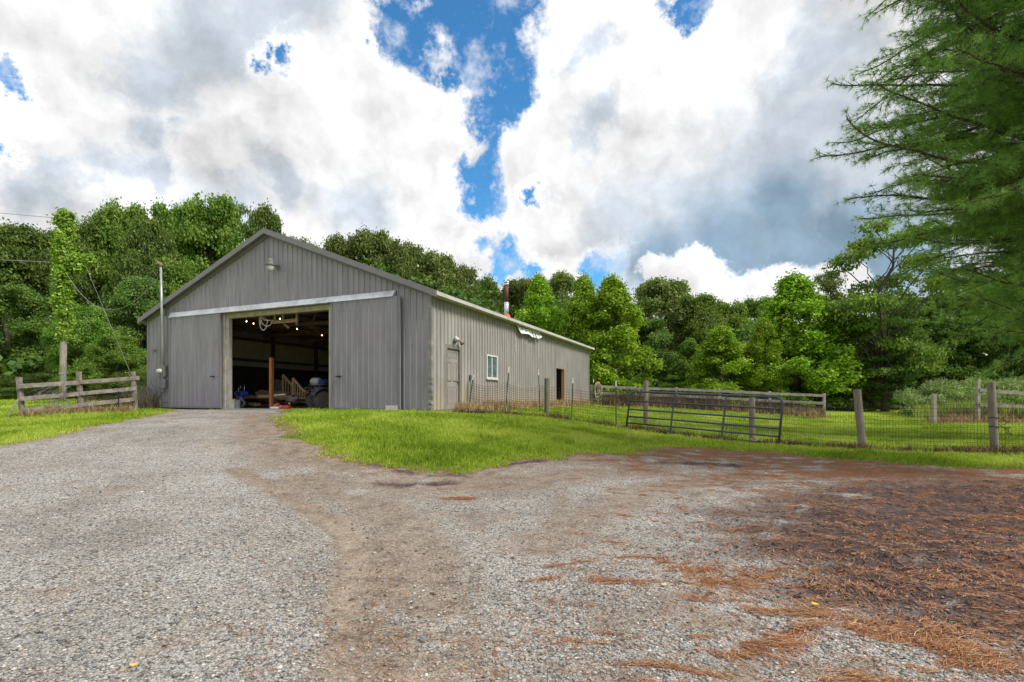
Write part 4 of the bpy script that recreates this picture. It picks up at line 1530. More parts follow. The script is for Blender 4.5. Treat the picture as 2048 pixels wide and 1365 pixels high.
# little junction boxes
tag(MB().box(B(-0.07, l_of(938.5), z_of(754, 0, l_of(938.5))), (0.10, 0.14, 0.12), EW, EL).build('outlet_box', m_gmetal, bevel=0.01),
    'small grey electrical box on the side wall beyond the entry door', 'electrical box')
tag(MB().box(B(w_of(311), -0.06, z_of(701, w_of(311), 0)), (0.16, 0.10, 0.07), EW, EL).build('hose_bracket', m_gmetal, bevel=0.01),
    'small grey bracket on the front wall near its left corner', 'bracket')

# ---- electric service: mast, weather head, meter, disconnect
sw = w_of(327, -0.1)
zf = lambda py: z_of(py, sw, -0.1)
es = thing('electric_service', 'grey conduit mast with round meter on the left of the barn front', 'electric meter', B(sw, 0, zf(790)))
mb = MB()
sw2 = w_of(322, -0.28)
mb.tube([B(sw, -0.10, zf(735)), B(sw + .02, -0.11, zf(690)), B(w_of(324, -.28), -0.28, zf(640)), B(sw2, -0.29, zf(537))], 0.042, 10)
mb.build('mast', mat('galvanised_pipe', (0.36, 0.37, 0.37), 0.4, metal=0.4, var=0.15, scale=3), es, smooth=True)
mb = MB()
wh = B(sw2, -0.29, zf(535))
mb.tube([wh + Vector((0.01, 0, -0.03)), wh + Vector((0, 0, 0.06)), wh + Vector((-0.08, -0.03, 0.09)), wh + Vector((-0.16, -0.06, 0.02))], [0.055, 0.075, 0.08, 0.06], 10)
mb.build('weather_head', mat('brown_cap', (0.20, 0.15, 0.12), 0.6), es, smooth=True)
mb = MB()
for k in range(3):
    mb.tube([wh + Vector((-0.14, -0.05, 0.0)), wh + Vector((-0.20 - k * .03, -0.06, -0.15 - .1 * k)), wh + Vector((-0.13 - k * .02, -0.05, -0.42))], 0.010, 6)
mb.tube([wh + Vector((-0.22, -0.04, -0.44)), wh + Vector((0.08, 0.0, -0.40))], 0.012, 6)
mb.build('service_wires', m_blackp, es)
mb = MB()
mb.box(B(sw, -0.11, (zf(732) + zf(754)) / 2), (0.27, 0.16, zf(732) - zf(754)), EW, EL)
mb.build('meter_box', m_gmetal, es, bevel=0.012)
mb = MB()
mc = B(sw + 0.05, -0.19, (zf(732) + zf(754)) / 2)
mb.lathe(mc, -EL, [(0, .105), (0.03, .105), (0.035, .085), (0.12, .080), (0.14, .06)], 20)
mb.build('meter', mat('meter_glass', (0.55, 0.53, 0.47), 0.25, var=0.2, scale=12), es, smooth=True)
mb = MB()
mb.box(B(sw - 0.01, -0.10, (zf(759) + zf(777)) / 2), (0.24, 0.13, zf(759) - zf(777)), EW, EL)
mb.build('disconnect_box', m_gmetal, es, bevel=0.012)
mb = MB()
mb.tube([B(sw, -0.09, zf(754)), B(sw, -0.09, zf(760))], 0.03, 8)
mb.build('conduit', m_gmetal, es)
mb = MB()
mb.tube([B(sw, -0.08, zf(776)), B(sw - .02, -0.08, zf(782)), B(sw - .10, -0.05, zf(786)), B(sw - .02, -.04, zf(783)), B(sw + .3, -0.03, zf(786))], 0.014, 6)
mb.build('conduit', m_gmetal, es)
mb = MB()
mb.box(B(w_of(332), -0.06, z_of(624, sw, 0)), (0.16, 0.09, 0.30), EW, EL)
mb.build('bracket_box', m_gmetal, es, bevel=0.01)

# ---- torn tarp under the eave
ta0, ta1 = l_of(1031, -0.05), l_of(1077, -0.05)
def tarp():
    r_ = random.Random(5)
    nx, nz = 36, 8
    V, Fq = [], []
    for i in range(nx + 1):
        t = i / nx
        l = ta0 + (ta1 - ta0) * t
        py_t = 650 + 14 * t ** 0.6
        px = 1031 + 46 * t
        py_b = float(np.interp(t, [0, .1, .35, .5, .6, .7, .8, .9, 1], [662, 668, 669, 672, 677, 676, 679, 678, 675]))
        zt, zb = z_of(py_t, 0, l), z_of(py_b, 0, l)
        for j in range(nz + 1):
            s = j / nz
            d = 0.09 + 0.13 * s + 0.02 * math.sin(t * 30 + s * 2)
            V.append(B(-d, l + 0.05 * s * math.sin(t * 9), zt + (zb - zt) * s))
    def split(t):
        return any(abs(t - c) < 0.014 for c in (0.63, 0.76, 0.88))
    for i in range(nx):
        for j in range(nz):
            if j > 1 and split((i + .5) / nx):
                continue
            a = i * (nz + 1) + j
            Fq.append((a, a + nz + 1, a + nz + 2, a + 1))
    mb = MB(); mb.v = [tuple(p) for p in V]; mb.f = Fq
    return mb
tp = thing('torn_tarp', 'torn white tarp strip hanging under the side eave', 'tarp', B(0, (ta0 + ta1) / 2, 2.9))
o = tarp().build('sheet', mat('white_tarp', (0.80, 0.81, 0.83), 0.55, var=0.06, scale=3, stain=(0.38, 0.38, 0.38), stain_amt=0.5), tp, smooth=True)
md_ = o.modifiers.new('t', 'SOLIDIFY'); md_.thickness = 0.004
mb = MB()
l = l_of(1031, -0.03)
bb(mb, -0.045, -0.027, l - 0.02, l + 0.02, z_of(703, 0, l), z_of(652, 0, l))
mb.build('batten', m_whitep, tp)
mb = MB()
l = l_of(1077, -0.03)
bb(mb, -0.045, -0.027, l - 0.02, l + 0.02, z_of(716, 0, l), z_of(668, 0, l))
mb.build('batten', m_whitep, tp)

# concrete block by the right door's foot
cb = B(w_of(785, -0.3), -0.35, 0)
zc = gz(cb.x, cb.y) - 0.02
mb = MB()
for dx in (-0.16, 0.0, 0.16):
    mb.box(cb + Vector((dx, dx * 0.25, zc + 0.10)), (0.045, 0.19, 0.2), (0.97, 0.24, 0), (-0.24, 0.97, 0))
mb.box(cb + Vector((0.02, -0.078, zc + 0.10)), (0.34, 0.035, 0.196), (0.97, 0.24, 0), (-0.24, 0.97, 0))
mb.box(cb + Vector((-0.02, 0.078, zc + 0.10)), (0.34, 0.035, 0.196), (0.97, 0.24, 0), (-0.24, 0.97, 0))
tag(mb.build('cinder_block', m_conc, bevel=0.006), 'pale concrete block on the grass at the right sliding door', 'block')
# ------------------------------------------------------------------ things inside the doorway
def in_barn(px, l, z=0.0):
    return B(w_of(px, l), l, z)


def zi(py, px, l):
    return H + (CY - py) * B(w_of(px, l), l).y / F


# standing orange post
p = in_barn(543, 0.9)
mb = MB(); mb.box(p + Vector((0, 0, 0.99)), (0.125, 0.125, 1.98), EW, EL)
tag(mb.build('wooden_post', m_orange, bevel=0.006), 'reddish brown square post standing in the barn doorway', 'post')

# timber hanger under the header
l = 0.45
hg = thing('timber_hanger', 'rough timber frame hanging under the doorway header', 'wooden frame', in_barn(572, l, 3.0))
zt = 3.47
for px, pyb, w_ in ((550, 640, 0.09), (566, 645, 0.085), (594, 648, 0.09)):
    a = in_barn(px, l - 0.05)
    b_ = Vector((a.x, a.y, zi(pyb, px, l)))
    mb = MB(); mb.board(a + Vector((0, 0, zt + .1)), b_, w_, 0.05, up=EW)
    mb.build('upright', m_wood_grey if px == 566 else m_wood, hg)
mb = MB()
a, b_ = in_barn(544, l), in_barn(594, l)
mb.board(Vector((a.x, a.y, zi(645, 544, l))), Vector((b_.x, b_.y, zi(641, 594, l))), 0.13, 0.05)
mb.build('crossbar', m_wood, hg)
mb = MB()
a, b_ = in_barn(566, l + .1), in_barn(578, l + .25)
mb.board(Vector((a.x, a.y, zi(646, 566, l))), Vector((b_.x, b_.y, zi(654, 578, l))), 0.07, 0.04)
mb.build('brace', m_wood, hg)
mb = MB()
a = in_barn(593.5, l - .1)
mb.tube([Vector((a.x, a.y, zi(638, 593, l))), Vector((a.x, a.y, zi(650, 593, l)))], 0.010, 6)
mb.lathe(Vector((a.x, a.y, zi(652.5, 593, l))), (0, 0, 1), [(0, .02), (0.01, .035), (0.04, .035), (0.05, .01)], 10)
mb.build('pulley', m_gmetal, hg)

# knotted rope net
l = 0.30
mb = MB()
def rp(pts, r=0.016):
    P = []
    for (px, py) in pts:
        q = in_barn(px, l)
        P.append(Vector((q.x, q.y, zi(py, px, l))))
    # smooth
    out = []
    for i in range(len(P) - 1):
        p0, p1, p2, p3 = P[max(i - 1, 0)], P[i], P[i + 1], P[min(i + 2, len(P) - 1)]
        for k in range(5):
            t = k / 5
            out.append(0.5 * ((2 * p1) + (p2 - p0) * t + (2 * p0 - 5 * p1 + 4 * p2 - p3) * t * t + (3 * p1 - p0 - 3 * p2 + p3) * t ** 3))
    out.append(P[-1])
    mb.tube(out, r, 6)
rp([(519, 622), (520, 630), (519, 640), (520, 650), (522, 657), (527, 661), (532, 656), (534, 648), (536, 641)])
rp([(520, 627), (524, 634), (530, 638), (536, 641), (542, 641)])
rp([(521, 630), (526, 639), (531, 641), (536, 641)])
rp([(521, 634), (524, 645), (529, 651), (535, 653), (541, 650), (544, 643), (546, 640)])
rp([(519, 625), (521.5, 634), (521, 644), (522.5, 650)])
rp([(519, 628), (519, 642), (519.5, 650)])
rp([(520, 626), (522.5, 638), (522, 647)])
tag(mb.build('hanging_rope', m_rope, smooth=True), 'loops of pale knotted rope hanging from the doorway header', 'rope')

# string of bulbs along the trusses
sl = thing('string_lights', 'string of warm glowing bulbs running back under the barn roof', 'string lights', in_barn(560, 3.0, 3.4))
m_bulb = mat('lit_bulb', (1.0, 0.75, 0.45), 0.4, var=0.0, emit=(1.0, 0.56, 0.25), emit_s=9.0)
bl = [(493, 643, 2.6), (507, 647.5, 3.2), (525, 650, 4.0), (560, 638, 1.4), (537, 653, 4.6), (569, 653.5, 5.4), (594, 658, 6.2), (621, 667, 7.8), (644, 671, 8.8)]
pts = []
for px, py, l in bl:
    q = in_barn(px, l)
    c = Vector((q.x, q.y, zi(py, px, l)))
    mb = MB(); mb.lathe(c - Vector((0, 0, .035)), (0, 0, 1), [(0, .006), (0.008, .015), (0.028, .020), (0.048, .013), (0.062, .008)], 10)
    mb.build('bulb', m_bulb, sl, smooth=True)
    pts.append(c + Vector((0, 0, 0.06)))
mb = MB()
order = [3, 0, 1, 2, 4, 5, 6, 7, 8]
pp = [pts[i] for i in order]
path = []
for a, b_ in zip(pp[:-1], pp[1:]):
    for k in range(6):
        t = k / 6
        path.append(a.lerp(b_, t) - Vector((0, 0, 0.10 * math.sin(math.pi * t))))
path.append(pp[-1])
mb.tube(path, 0.006, 5)
mb.build('cord', m_blackp, sl)

# two buckets
def bucket(px, l, r, h, m, label, mlid=None):
    q = in_barn(px, l)
    t = thing('bucket', label, 'bucket', q, 'buckets at the left jamb')
    mb = MB(); mb.lathe(q, (0, 0, 1), [(0, r * .86), (h * .9, r), (h * .91, r * 1.06), (h, r * 1.06), (h - 0.004, r * .96), (h * .2, r * .8)], 22)
    mb.build('pail', m, t, smooth=False)
    if mlid:
        mb = MB(); mb.lathe(q + Vector((0, 0, h + .001)), (0, 0, 1), [(0, r * 1.09), (0.025, r * 1.09), (0.03, r * .9)], 22)
        mb.build('lid', mlid, t)
        mb = MB()
        for a in np.linspace(3.4, 5.4, 12):
            d = Vector((math.cos(a), math.sin(a), 0))
            mb.box(q + d * (r * .94 + .002) + Vector((0, 0, h * .45)), (r * .19, 0.004, h * .4), (-d.y, d.x, 0), d)
        mb.build('paper_label', mat('blue_label', (0.06, 0.20, 0.30), 0.6, var=0.5, scale=12), t)
    mb = MB()
    a = [q + Vector((-r * 1.05, 0, h * .85)) + Vector((r * 1.05 * (1 - math.cos(math.pi * k / 10)), -r * .9 * math.sin(math.pi * k / 10), -h * .25 * math.sin(math.pi * k / 10))) for k in range(11)]
    mb.tube(a, 0.004, 5)
    mb.build('handle', m_metal, t)
bucket(462, 0.35, 0.145, 0.36, m_whitep, 'white pail with a red rim by the left jamb', m_red)
bucket(474, 0.55, 0.13, 0.34, mat('grey_pail', (0.30, 0.30, 0.31), 0.5, var=0.08), 'grey pail without a lid, right of the white one')

# blue paint sprayer on a cart with coiled hose
q = in_barn(483, 1.2)
ps = thing('paint_sprayer', 'blue sprayer cart with chrome handle and coiled pale hose', 'sprayer', q)
mb = MB()
mb.box(q + Vector((0, 0, 0.60)), (0.48, 0.26, 0.16), EW, EL)
mb.box(q + Vector((-.05, 0, 0.50)), (0.30, 0.22, 0.12), EW, EL)
mb.build('tray', m_blue, ps, bevel=0.03)
mb = MB()
for s in (-1, 1):
    a = q + EW * 0.16 * s
    mb.tube([a + Vector((0, 0, 0.05)), a + Vector((0, 0, .78)), a + Vector((0, 0, .95)) + EW * .02 * s, a - EW * 0.10 * s + Vector((0, 0, .97)), a - EW * .10 * s + Vector((0, 0, .74))], 0.013, 7)
mb.tube([q + EW * .2 + Vector((0, 0, .12)), q - EW * .2 + Vector((0, 0, .12))], 0.013, 7)
mb.build('handle', mat('chrome', (0.7, 0.7, 0.7), 0.2, metal=0.95), ps, smooth=True)
for s in (-1, 1):
    mb = MB(); mb.lathe(q + EW * (.24 * s) + Vector((0, 0, .12)), EW, [(-.025, .06), (-.02, .12), (.02, .12), (.025, .06)], 16)
    mb.build('wheel', m_black, ps, smooth=True)
mb = MB()
pts = []
for k in range(64):
    a = k * 0.42
    r = 0.20 + 0.03 * math.sin(k * .7)
    pts.append(q + EW * (-.12 + r * math.cos(a)) - EL * (0.16 + 0.05 * math.sin(k * 1.3)) + Vector((0, 0, 0.22 + r * math.sin(a))))
mb.tube(pts, 0.009, 5)
pts = [q + EW * (.22 * math.sin(k * .9)) - EL * (.15) + Vector((0, 0, .36 + .32 * (0.5 + 0.5 * math.cos(k * .61)))) for k in range(16)]
mb.tube(pts, 0.008, 5)
mb.build('hose', mat('pale_hose', (0.42, 0.45, 0.58), 0.5, var=0.1), ps, smooth=True)
mb = MB(); mb.lathe(q - EL * .1 + Vector((0, 0, .36)), EW, [(-.16, .05), (-.1, .09), (.1, .09), (.16, .05)], 14)
mb.build('pump', m_metal, ps, smooth=True)

# red chainsaw and red tool box
q = in_barn(553.5, 0.30)
cs = thing('chainsaw', 'red and white chainsaw lying just inside the doorway', 'chainsaw', q)
mb = MB(); mb.box(q + Vector((0, 0, .13)), (0.22, 0.16, 0.12), EW, EL); mb.box(q + EW * -.05 + Vector((0, 0, .19)), (0.14, 0.12, 0.05), EW, EL)
mb.build('body', mat('orange_red', (0.45, 0.06, 0.02), 0.4), cs, bevel=0.03)
mb = MB(); mb.box(q + EW * .04 - EL * .06 + Vector((0, 0, .045)), (0.34, 0.14, 0.08), EW, EL)
mb.build('base', m_whitep, cs, bevel=0.02)
mb = MB(); mb.tube([q + EW * .12 + Vector((0, 0, .12)), q + EW * .16 + Vector((0, 0, .27)), q + Vector((0, 0, .30)), q - EW * .14 + Vector((0, 0, .14))], 0.014, 7)
mb.build('handle', m_blackp, cs, smooth=True)
mb = MB(); mb.box(q - EW * .28 + Vector((0, 0, .10)), (0.34, 0.012, 0.07), EW, EL)
mb.build('bar', m_metal, cs)
q = in_barn(572.5, 0.34)
tb_ = thing('gas_can', 'flat red fuel can right of the chainsaw', 'fuel can', q)
mb = MB(); mb.box(q + Vector((0, 0, .075)), (0.34, 0.20, 0.13), EW, EL)
mb.build('can', m_red, tb_, bevel=0.035)
mb = MB(); mb.tube([q + EW * .12 + Vector((0, 0, .18)), q + EW * .10 + Vector((0, 0, .24)), q - EW * .10 + Vector((0, 0, .24)), q - EW * .12 + Vector((0, 0, .18))], 0.014, 7)
mb.build('handle', m_blackp, tb_, smooth=True)
mb = MB(); mb.lathe(q - EW * .15 + Vector((0, 0, .185)), (0, 0, 1), [(0, .03), (.05, .03), (.055, .01)], 12)
mb.build('spout', mat('yellow_cap', (0.6, 0.42, 0.03), 0.5), tb_)

# lumber heap: individual boards and blocks
m_brd = [mat('old_board', (0.155, 0.105, 0.068), 0.9, var=0.3, scale=6), mat('grey_board', (0.17, 0.155, 0.13), 0.9, var=0.3, scale=6), mat('tan_board', (0.26, 0.17, 0.10), 0.85, var=0.25, scale=6)]
r_ = random.Random(21)
heap_list = []
tones = ['dark brown board', 'greyed board', 'tan board']
spots_ = ['low in the lumber heap left of the reddish post', 'at the middle of the lumber heap', 'on top of the lumber heap by the stair rails', 'at the right of the lumber heap near the quad bike']
for k in range(42):
    px = 490 + 122 * ((k * 0.618) % 1.0)
    l = 1.6 + 1.6 * r_.random()
    hmax = 0.55 if px < 520 else (0.62 if px < 600 else 0.4)
    z = 0.05 + hmax * r_.random()
    q = in_barn(px, l, z)
    L_ = r_.uniform(0.35, 1.5)
    a = r_.uniform(-0.35, 0.35)
    d = (EW * math.cos(a) + EL * math.sin(a) + Vector((0, 0, r_.uniform(-.09, .09)))).normalized()
    n = Vector((-d.y, d.x, 0)).normalized()
    mb = MB(); mb.box(q, (L_, r_.uniform(.09, .28), r_.uniform(.04, .13)), d, n, d.cross(n))
    ti = r_.randrange(3)
    heap_list.append((px, z, L_, ti, mb.build('board', m_brd[ti])))
ords = ['leftmost', 'second from the left', 'third from the left', 'fourth from the left', 'fifth from the left', 'sixth from the left', 'seventh from the left', 'eighth from the left',
        'eighth from the right', 'seventh from the right', 'sixth from the right', 'fifth from the right', 'fourth from the right', 'third from the right', 'second from the right', 'rightmost']
heap_list.sort(key=lambda h: h[1])
for li, ly in enumerate(('bottom', 'middle', 'top')):
    row = sorted(heap_list[li * 14:(li + 1) * 14], key=lambda h: h[0])
    for k, h in enumerate(row):
        o_ = ords[k] if k < 7 else ords[k + 2]
        tag(h[4], f"{'long' if h[2] > .95 else 'short'} {tones[h[3]]}, {o_} in the {ly} layer of the heap", 'board', 'boards heaped inside the barn')
mb = MB()
a, b_ = in_barn(548, 1.4), in_barn(571, 1.5)
mb.board(Vector((a.x, a.y, zi(791, 548, 1.4))), Vector((b_.x, b_.y, zi(789, 571, 1.5))), 0.05, 0.12)
tag(mb.build('white_plank', m_whitep), 'thin white plank lying on the heap just right of the reddish post', 'board')
mb = MB()
q = in_barn(555, 3.4)
mb.box(q + Vector((0, 0, .65)), (0.30, .05, 1.2), EW, EL)
mb.box(q + EW * -.24 + Vector((0, 0, .62)), (0.16, .06, 1.15), EW, EL)
tag(mb.build('plywood_sheet', mat('dim_panel', (0.13, 0.12, 0.09), 0.9, var=0.2)), 'dim upright plywood panel behind the reddish post', 'panel')

# two sloping stair railings with balusters
for (pxa, pya, pxb, pyb, l, n, lab) in ((566, 750, 588, 775, 2.7, 5, 'back one of two sloping wooden stair railings'), (586, 757, 610, 785, 2.2, 6, 'front one of two sloping wooden stair railings')):
    a, b_ = in_barn(pxa, l), in_barn(pxb, l)
    za, zb = zi(pya, pxa, l), zi(pyb, pxb, l)
    sr = thing('stair_railing', lab, 'railing', Vector((a.x, a.y, 0.4)), 'stair railings stored in the barn')
    mb = MB(); mb.board(Vector((a.x, a.y, za)), Vector((b_.x, b_.y, zb)), 0.09, 0.05)
    mb.build('handrail', m_wood, sr)
    for k in range(n):
        t = k / (n - 1)
        c = a.lerp(b_, t)
        zz = za + (zb - za) * t
        zlow = 0.42 + 0.0 * t
        w_ = 0.09 if k == 0 else 0.04
        mb = MB(); mb.box(Vector((c.x, c.y, (zz + zlow) / 2)), (w_, 0.04, max(zz - zlow, .05)), EW, EL)
        mb.build('baluster', m_wood, sr)
    mb = MB(); mb.box(Vector((0, 0, 0.40)) + a.lerp(b_, .5), ((b_ - a).length + .1, .08, .05), EW, EL)
    mb.build('bottom_rail', m_wood, sr)

# ---- quad bike seen from behind
q0 = in_barn(638, 1.75)             # middle of the rear axle
fwd = (EL * 0.90 - EW * 0.42).normalized()       # nose points into the barn, to the right
rgt = Vector((fwd.y, -fwd.x, 0))
up = Vector((0, 0, 1))
def Q_(x, y, z):
    return q0 + rgt * x + fwd * y + up * z
qb = thing('quad_bike', 'muddy dark quad bike with a grey bag strapped on its rear rack', 'quad bike', q0)
def wheel(x, y, r, wd):
    c = Q_(x, y, r)
    mb = MB()
    mb.lathe(c, rgt, [(-wd * .5, r * .52), (-wd * .52, r * .80), (-wd * .42, r * .95), (-wd * .2, r), (wd * .2, r), (wd * .42, r * .95), (wd * .52, r * .80), (wd * .5, r * .52)], 28)
    for k in range(22):
        a = 2 * math.pi * k / 22
        d = fwd * math.cos(a) + up * math.sin(a)
        t = rgt.cross(d)
        for s in (-1, 1):
            aa = (rgt * 0.88 + t * 0.45 * s).normalized()
            mb.box(c + d * (r + 0.008) + rgt * (wd * .24 * s), (wd * .46, 0.035, 0.035), aa, aa.cross(d), d)
    wl = mb.build('wheel', mat('tyre', (0.105, 0.100, 0.094), 0.85, var=0.3, scale=15, stain=(0.13, 0.11, 0.09), stain_amt=0.6, stain_scale=6), qb)
    mb = MB()
    mb.lathe(c, rgt, [(-wd * .38, r * .5), (-wd * .40, r * .44), (-wd * .15, r * .40), (-wd * .12, .05), (wd * .12, .05), (wd * .15, r * .40), (wd * .40, r * .44), (wd * .38, r * .5)], 20)
    for k in range(5):
        a = 2 * math.pi * k / 5
        d = fwd * math.cos(a) + up * math.sin(a)
        for s in (-1, 1):
            mb.box(c + d * r * .27 + rgt * wd * .3 * s, (0.02, 0.05, r * .36), rgt, rgt.cross(d), d)
    mb.build('rim', mat('rim_alloy', (0.20, 0.20, 0.20), 0.4, metal=0.5, var=0.2), wl)
for x, y in ((-0.43, 0), (0.43, 0), (-0.43, 1.30), (0.43, 1.30)):
    wheel(x, y, 0.33, 0.26)
mb = MB()
mb.tube([Q_(-.43, 0, .33), Q_(.43, 0, .33)], 0.035, 8)
mb.tube([Q_(-.43, 1.3, .33), Q_(.43, 1.3, .33)], 0.035, 8)
for s in (-1, 1):
    mb.tube([Q_(s * .36, 0, .36), Q_(s * .2, .1, .75)], 0.035, 8)
    mb.tube([Q_(s * .2, -.1, .45), Q_(s * .2, 1.3, .42)], 0.03, 8)
    mb.tube([Q_(s * .14, -.15, .28), Q_(s * .36, -.02, .34)], 0.02, 8)
mb.box(Q_(0, .55, .48), (.34, .7, .34), rgt, fwd)
mb.build('chassis', mat('muddy_steel', (0.16, 0.15, 0.145), 0.6, metal=0.4, var=0.3), qb)
m_body = mat('dark_bodywork', (0.070, 0.088, 0.115), 0.35, var=0.15, stain=(0.13, 0.12, 0.11), stain_amt=0.5, stain_scale=4)
mb = MB()
for s in (-1, 1):       # arched rear and front mudguards
    for yc in (0.0, 1.3):
        ring = []
        for k in range(9):
            a = math.pi * (0.12 + 0.76 * k / 8)
            ring.append((yc + 0.44 * math.cos(a), 0.37 + 0.44 * math.sin(a)))
        o = len(mb.v)
        for (yy, zz) in ring:
            for xx, dz in ((.20, .05), (.60, -.02), (.60, -.045), (.20, .02)):
                mb.v.append(tuple(Q_(s * xx, yy, zz + dz)))
        for k in range(8):
            for j in range(4):
                a, b_ = o + k * 4 + j, o + k * 4 + (j + 1) % 4
                mb.f.append((a, b_, b_ + 4, a + 4))
mb.hexa([Q_(-.22, -.15, .72), Q_(.22, -.15, .72), Q_(.18, 1.45, .70), Q_(-.18, 1.45, .70), Q_(-.2, -.1, .84), Q_(.2, -.1, .84), Q_(.12, 1.35, .95), Q_(-.12, 1.35, .95)])
mb.build('bodywork', m_body, qb, bevel=0.01)
mb = MB()
mb.hexa([Q_(-.14, .05, .84), Q_(.14, .05, .84), Q_(.12, .75, .86), Q_(-.12, .75, .86), Q_(-.11, .08, .95), Q_(.11, .08, .95), Q_(.09, .72, .92), Q_(-.09, .72, .92)])
mb.build('seat', m_blackp, qb, bevel=0.03)
mb = MB()
for s in (-1, 1):
    mb.tube([Q_(s * .38, -.28, .92), Q_(s * .38, .22, .92)], 0.014, 7)
for yy in (-.28, -.12, .05, .22):
    mb.tube([Q_(-.38, yy, .92), Q_(.38, yy, .92)], 0.014, 7)
for s in (-1, 1):
    mb.tube([Q_(s * .25, -.1, .92), Q_(s * .22, -.05, .75)], 0.014, 7)
mb.build('rear_rack', m_gmetal, qb, smooth=True)
mb = MB()
mb.tube([Q_(0, 1.0, .9), Q_(0, .92, 1.12)], 0.025, 8)
mb.tube([Q_(-.38, .78, 1.12), Q_(-.2, .92, 1.16), Q_(.2, .92, 1.16), Q_(.38, .78, 1.12)], 0.014, 8)
mb.build('handlebar', m_blackp, qb, smooth=True)
for s in (-1, 1):
    mb = MB(); mb.box(Q_(s * .33, -.40, .70), (.14, .03, .07), rgt, fwd)
    mb.build('tail_light', m_red, qb, bevel=0.01)
mb = MB()
mb.lathe(Q_(-.12, -.08, 1.06), rgt, [(-.36, .04), (-.33, .12), (-.2, .155), (.1, .15), (.3, .14), (.36, .05)], 16)
tag(mb.build('duffel_bag', mat('grey_cloth', (0.34, 0.34, 0.35), 0.85, var=0.2, bump=0.6, bscale=8), smooth=True), 'grey rolled bag strapped across the quad bike rack', 'bag')
mb = MB(); mb.lathe(Q_(.30, .05, 1.02), fwd, [(-.2, .05), (-.16, .12), (.16, .13), (.2, .05)], 14)
tag(mb.build('coat_bundle', mat('navy_cloth', (0.035, 0.05, 0.13), 0.8, var=0.4, bump=0.6, bscale=8), smooth=True), 'dark blue bundle beside the grey bag on the quad bike', 'bag')
mb = MB(); mb.hexa([Q_(-.72, -.32, .78), Q_(-.4, -.38, .78), Q_(-.4, .1, .84), Q_(-.68, .1, .82), Q_(-.72, -.32, .83), Q_(-.4, -.38, .84), Q_(-.4, .1, .89), Q_(-.68, .1, .86)])
mb.build('mud_flap', mat('green_plastic', (0.03, 0.11, 0.085), 0.4), qb)

# ------------------------------------------------------------------ left: rail fence, pole, wires
def gpt(px, Y, dz=0.0):
    X = (px - CX) / F * Y
    return Vector((X, Y, gz(X, Y) + dz))


def post_box(mb, base, top, w, d, jit=0.0, n=5, r_=random):
    mb.board(base, top, w, d, up=(1, 0.2, 0))


lf = thing('rail_fence', 'short three rail grey wooden fence left of the barn', 'fence', gpt(160, 18.6))
m_post = m_wood_grey
LP = [(46, 17.4, 755), (163, 18.6, 744), (272, 19.9, 744)]
tops = []
for i, (px, Y, pyt) in enumerate(LP):
    b_ = gpt(px, Y)
    zt = H + (CY - pyt) * Y / F
    lean = (-0.14, 0.0, 0) if i == 0 else ((-0.10, 0, 0) if i == 1 else (-0.12, 0, 0))
    t = Vector((b_.x + lean[0], b_.y, zt))
    mb = MB(); mb.board(b_ - Vector((0, 0, .2)), t, 0.13, 0.12, up=(1, 0, 0))
    mb.build('post', m_post, lf, bevel=0.008)
    tops.append((b_, t))
def LFp(px, py, Y):
    return Vector(((px - CX) / F * Y, Y, H + (CY - py) * Y / F))
for (pa, pb, w_) in (((40, 773, 17.30), (281, 757, 20.05), .145), ((44, 798, 17.30), (275, 778, 19.95), .14), ((44, 822, 17.30), (275, 799, 19.95), .14)):
    mb = MB()
    a, b_ = LFp(*pa), LFp(*pb)
    m_ = a.lerp(b_, .47) + Vector((0, -0.0, -0.01))
    mb.board(a + Vector((0, -.07, 0)), m_ + Vector((0, -.07, 0)), w_, .045)
    mb.board(m_ + Vector((.01, -.07, .01)), b_ + Vector((0, -.07, 0.01)), w_, .045)
    mb.build('rail', m_post, lf)


def wire_net(path, heights, vstep, r, sag=0.0, r0=0.0, jitter=0.0, seed=1):
    """path: ground points; heights: heights of the horizontal wires. square 4 sided strands"""
    rr_ = random.Random(seed)
    P = [Vector(p) for p in path]
    segs = [(a, b_, (b_ - a).length) for a, b_ in zip(P[:-1], P[1:])]
    V, Fq = [], []
    def strand(a, b_, rad):
        d = (b_ - a).normalized()
        u = d.orthogonal().normalized() * rad
        w_ = d.cross(u).normalized() * rad
        o = len(V)
        for p in (a, b_):
            V.extend([p + u, p + w_, p - u * .9 - w_ * .5])
        for k in range(3):
            j = (k + 1) % 3
            Fq.append((o + k, o + j, o + 3 + j, o + 3 + k))
    for a, b_, L in segs:
        n = max(2, int(L / vstep))
        for i in range(n):
            t0, t1 = i / n, (i + 1) / n
            s0, s1 = -sag * 4 * t0 * (1 - t0), -sag * 4 * t1 * (1 - t1)
            p0, p1 = a.lerp(b_, t0), a.lerp(b_, t1)
            for h in heights:
                k = h / heights[-1]
                strand(p0 + Vector((0, 0, h + s0 * k)), p1 + Vector((0, 0, h + s1 * k)), r)
            j = Vector((rr_.uniform(-1, 1) * jitter, 0, 0))
            strand(p0 + Vector((0, 0, heights[0])) + j * .3, p0 + Vector((0, 0, heights[-1] + s0)) + j, r)
    mb = MB(); mb.v = [tuple(v) for v in V]; mb.f = Fq
    return mb


m_wire = mat('rusty_wire', (0.085, 0.075, 0.065), 0.6, metal=0.3, var=0.2)
a, b_, c = [p[0] + Vector((0, 0.03, 0)) for p in tops]
wire_net([a, b_, c], [0.05 + 0.1 * k for k in range(9)], 0.12, 0.0038, seed=2, jitter=.01).build('wire_mesh', m_wire, lf)
# thin steel stake in the fence
mb = MB(); q = gpt(237, 19.1); mb.box(q + Vector((0, 0, .30)), (.03, .03, .9), (1, 0, 0), (0, 1, 0))
mb.build('steel_stake', m_blackp, lf)

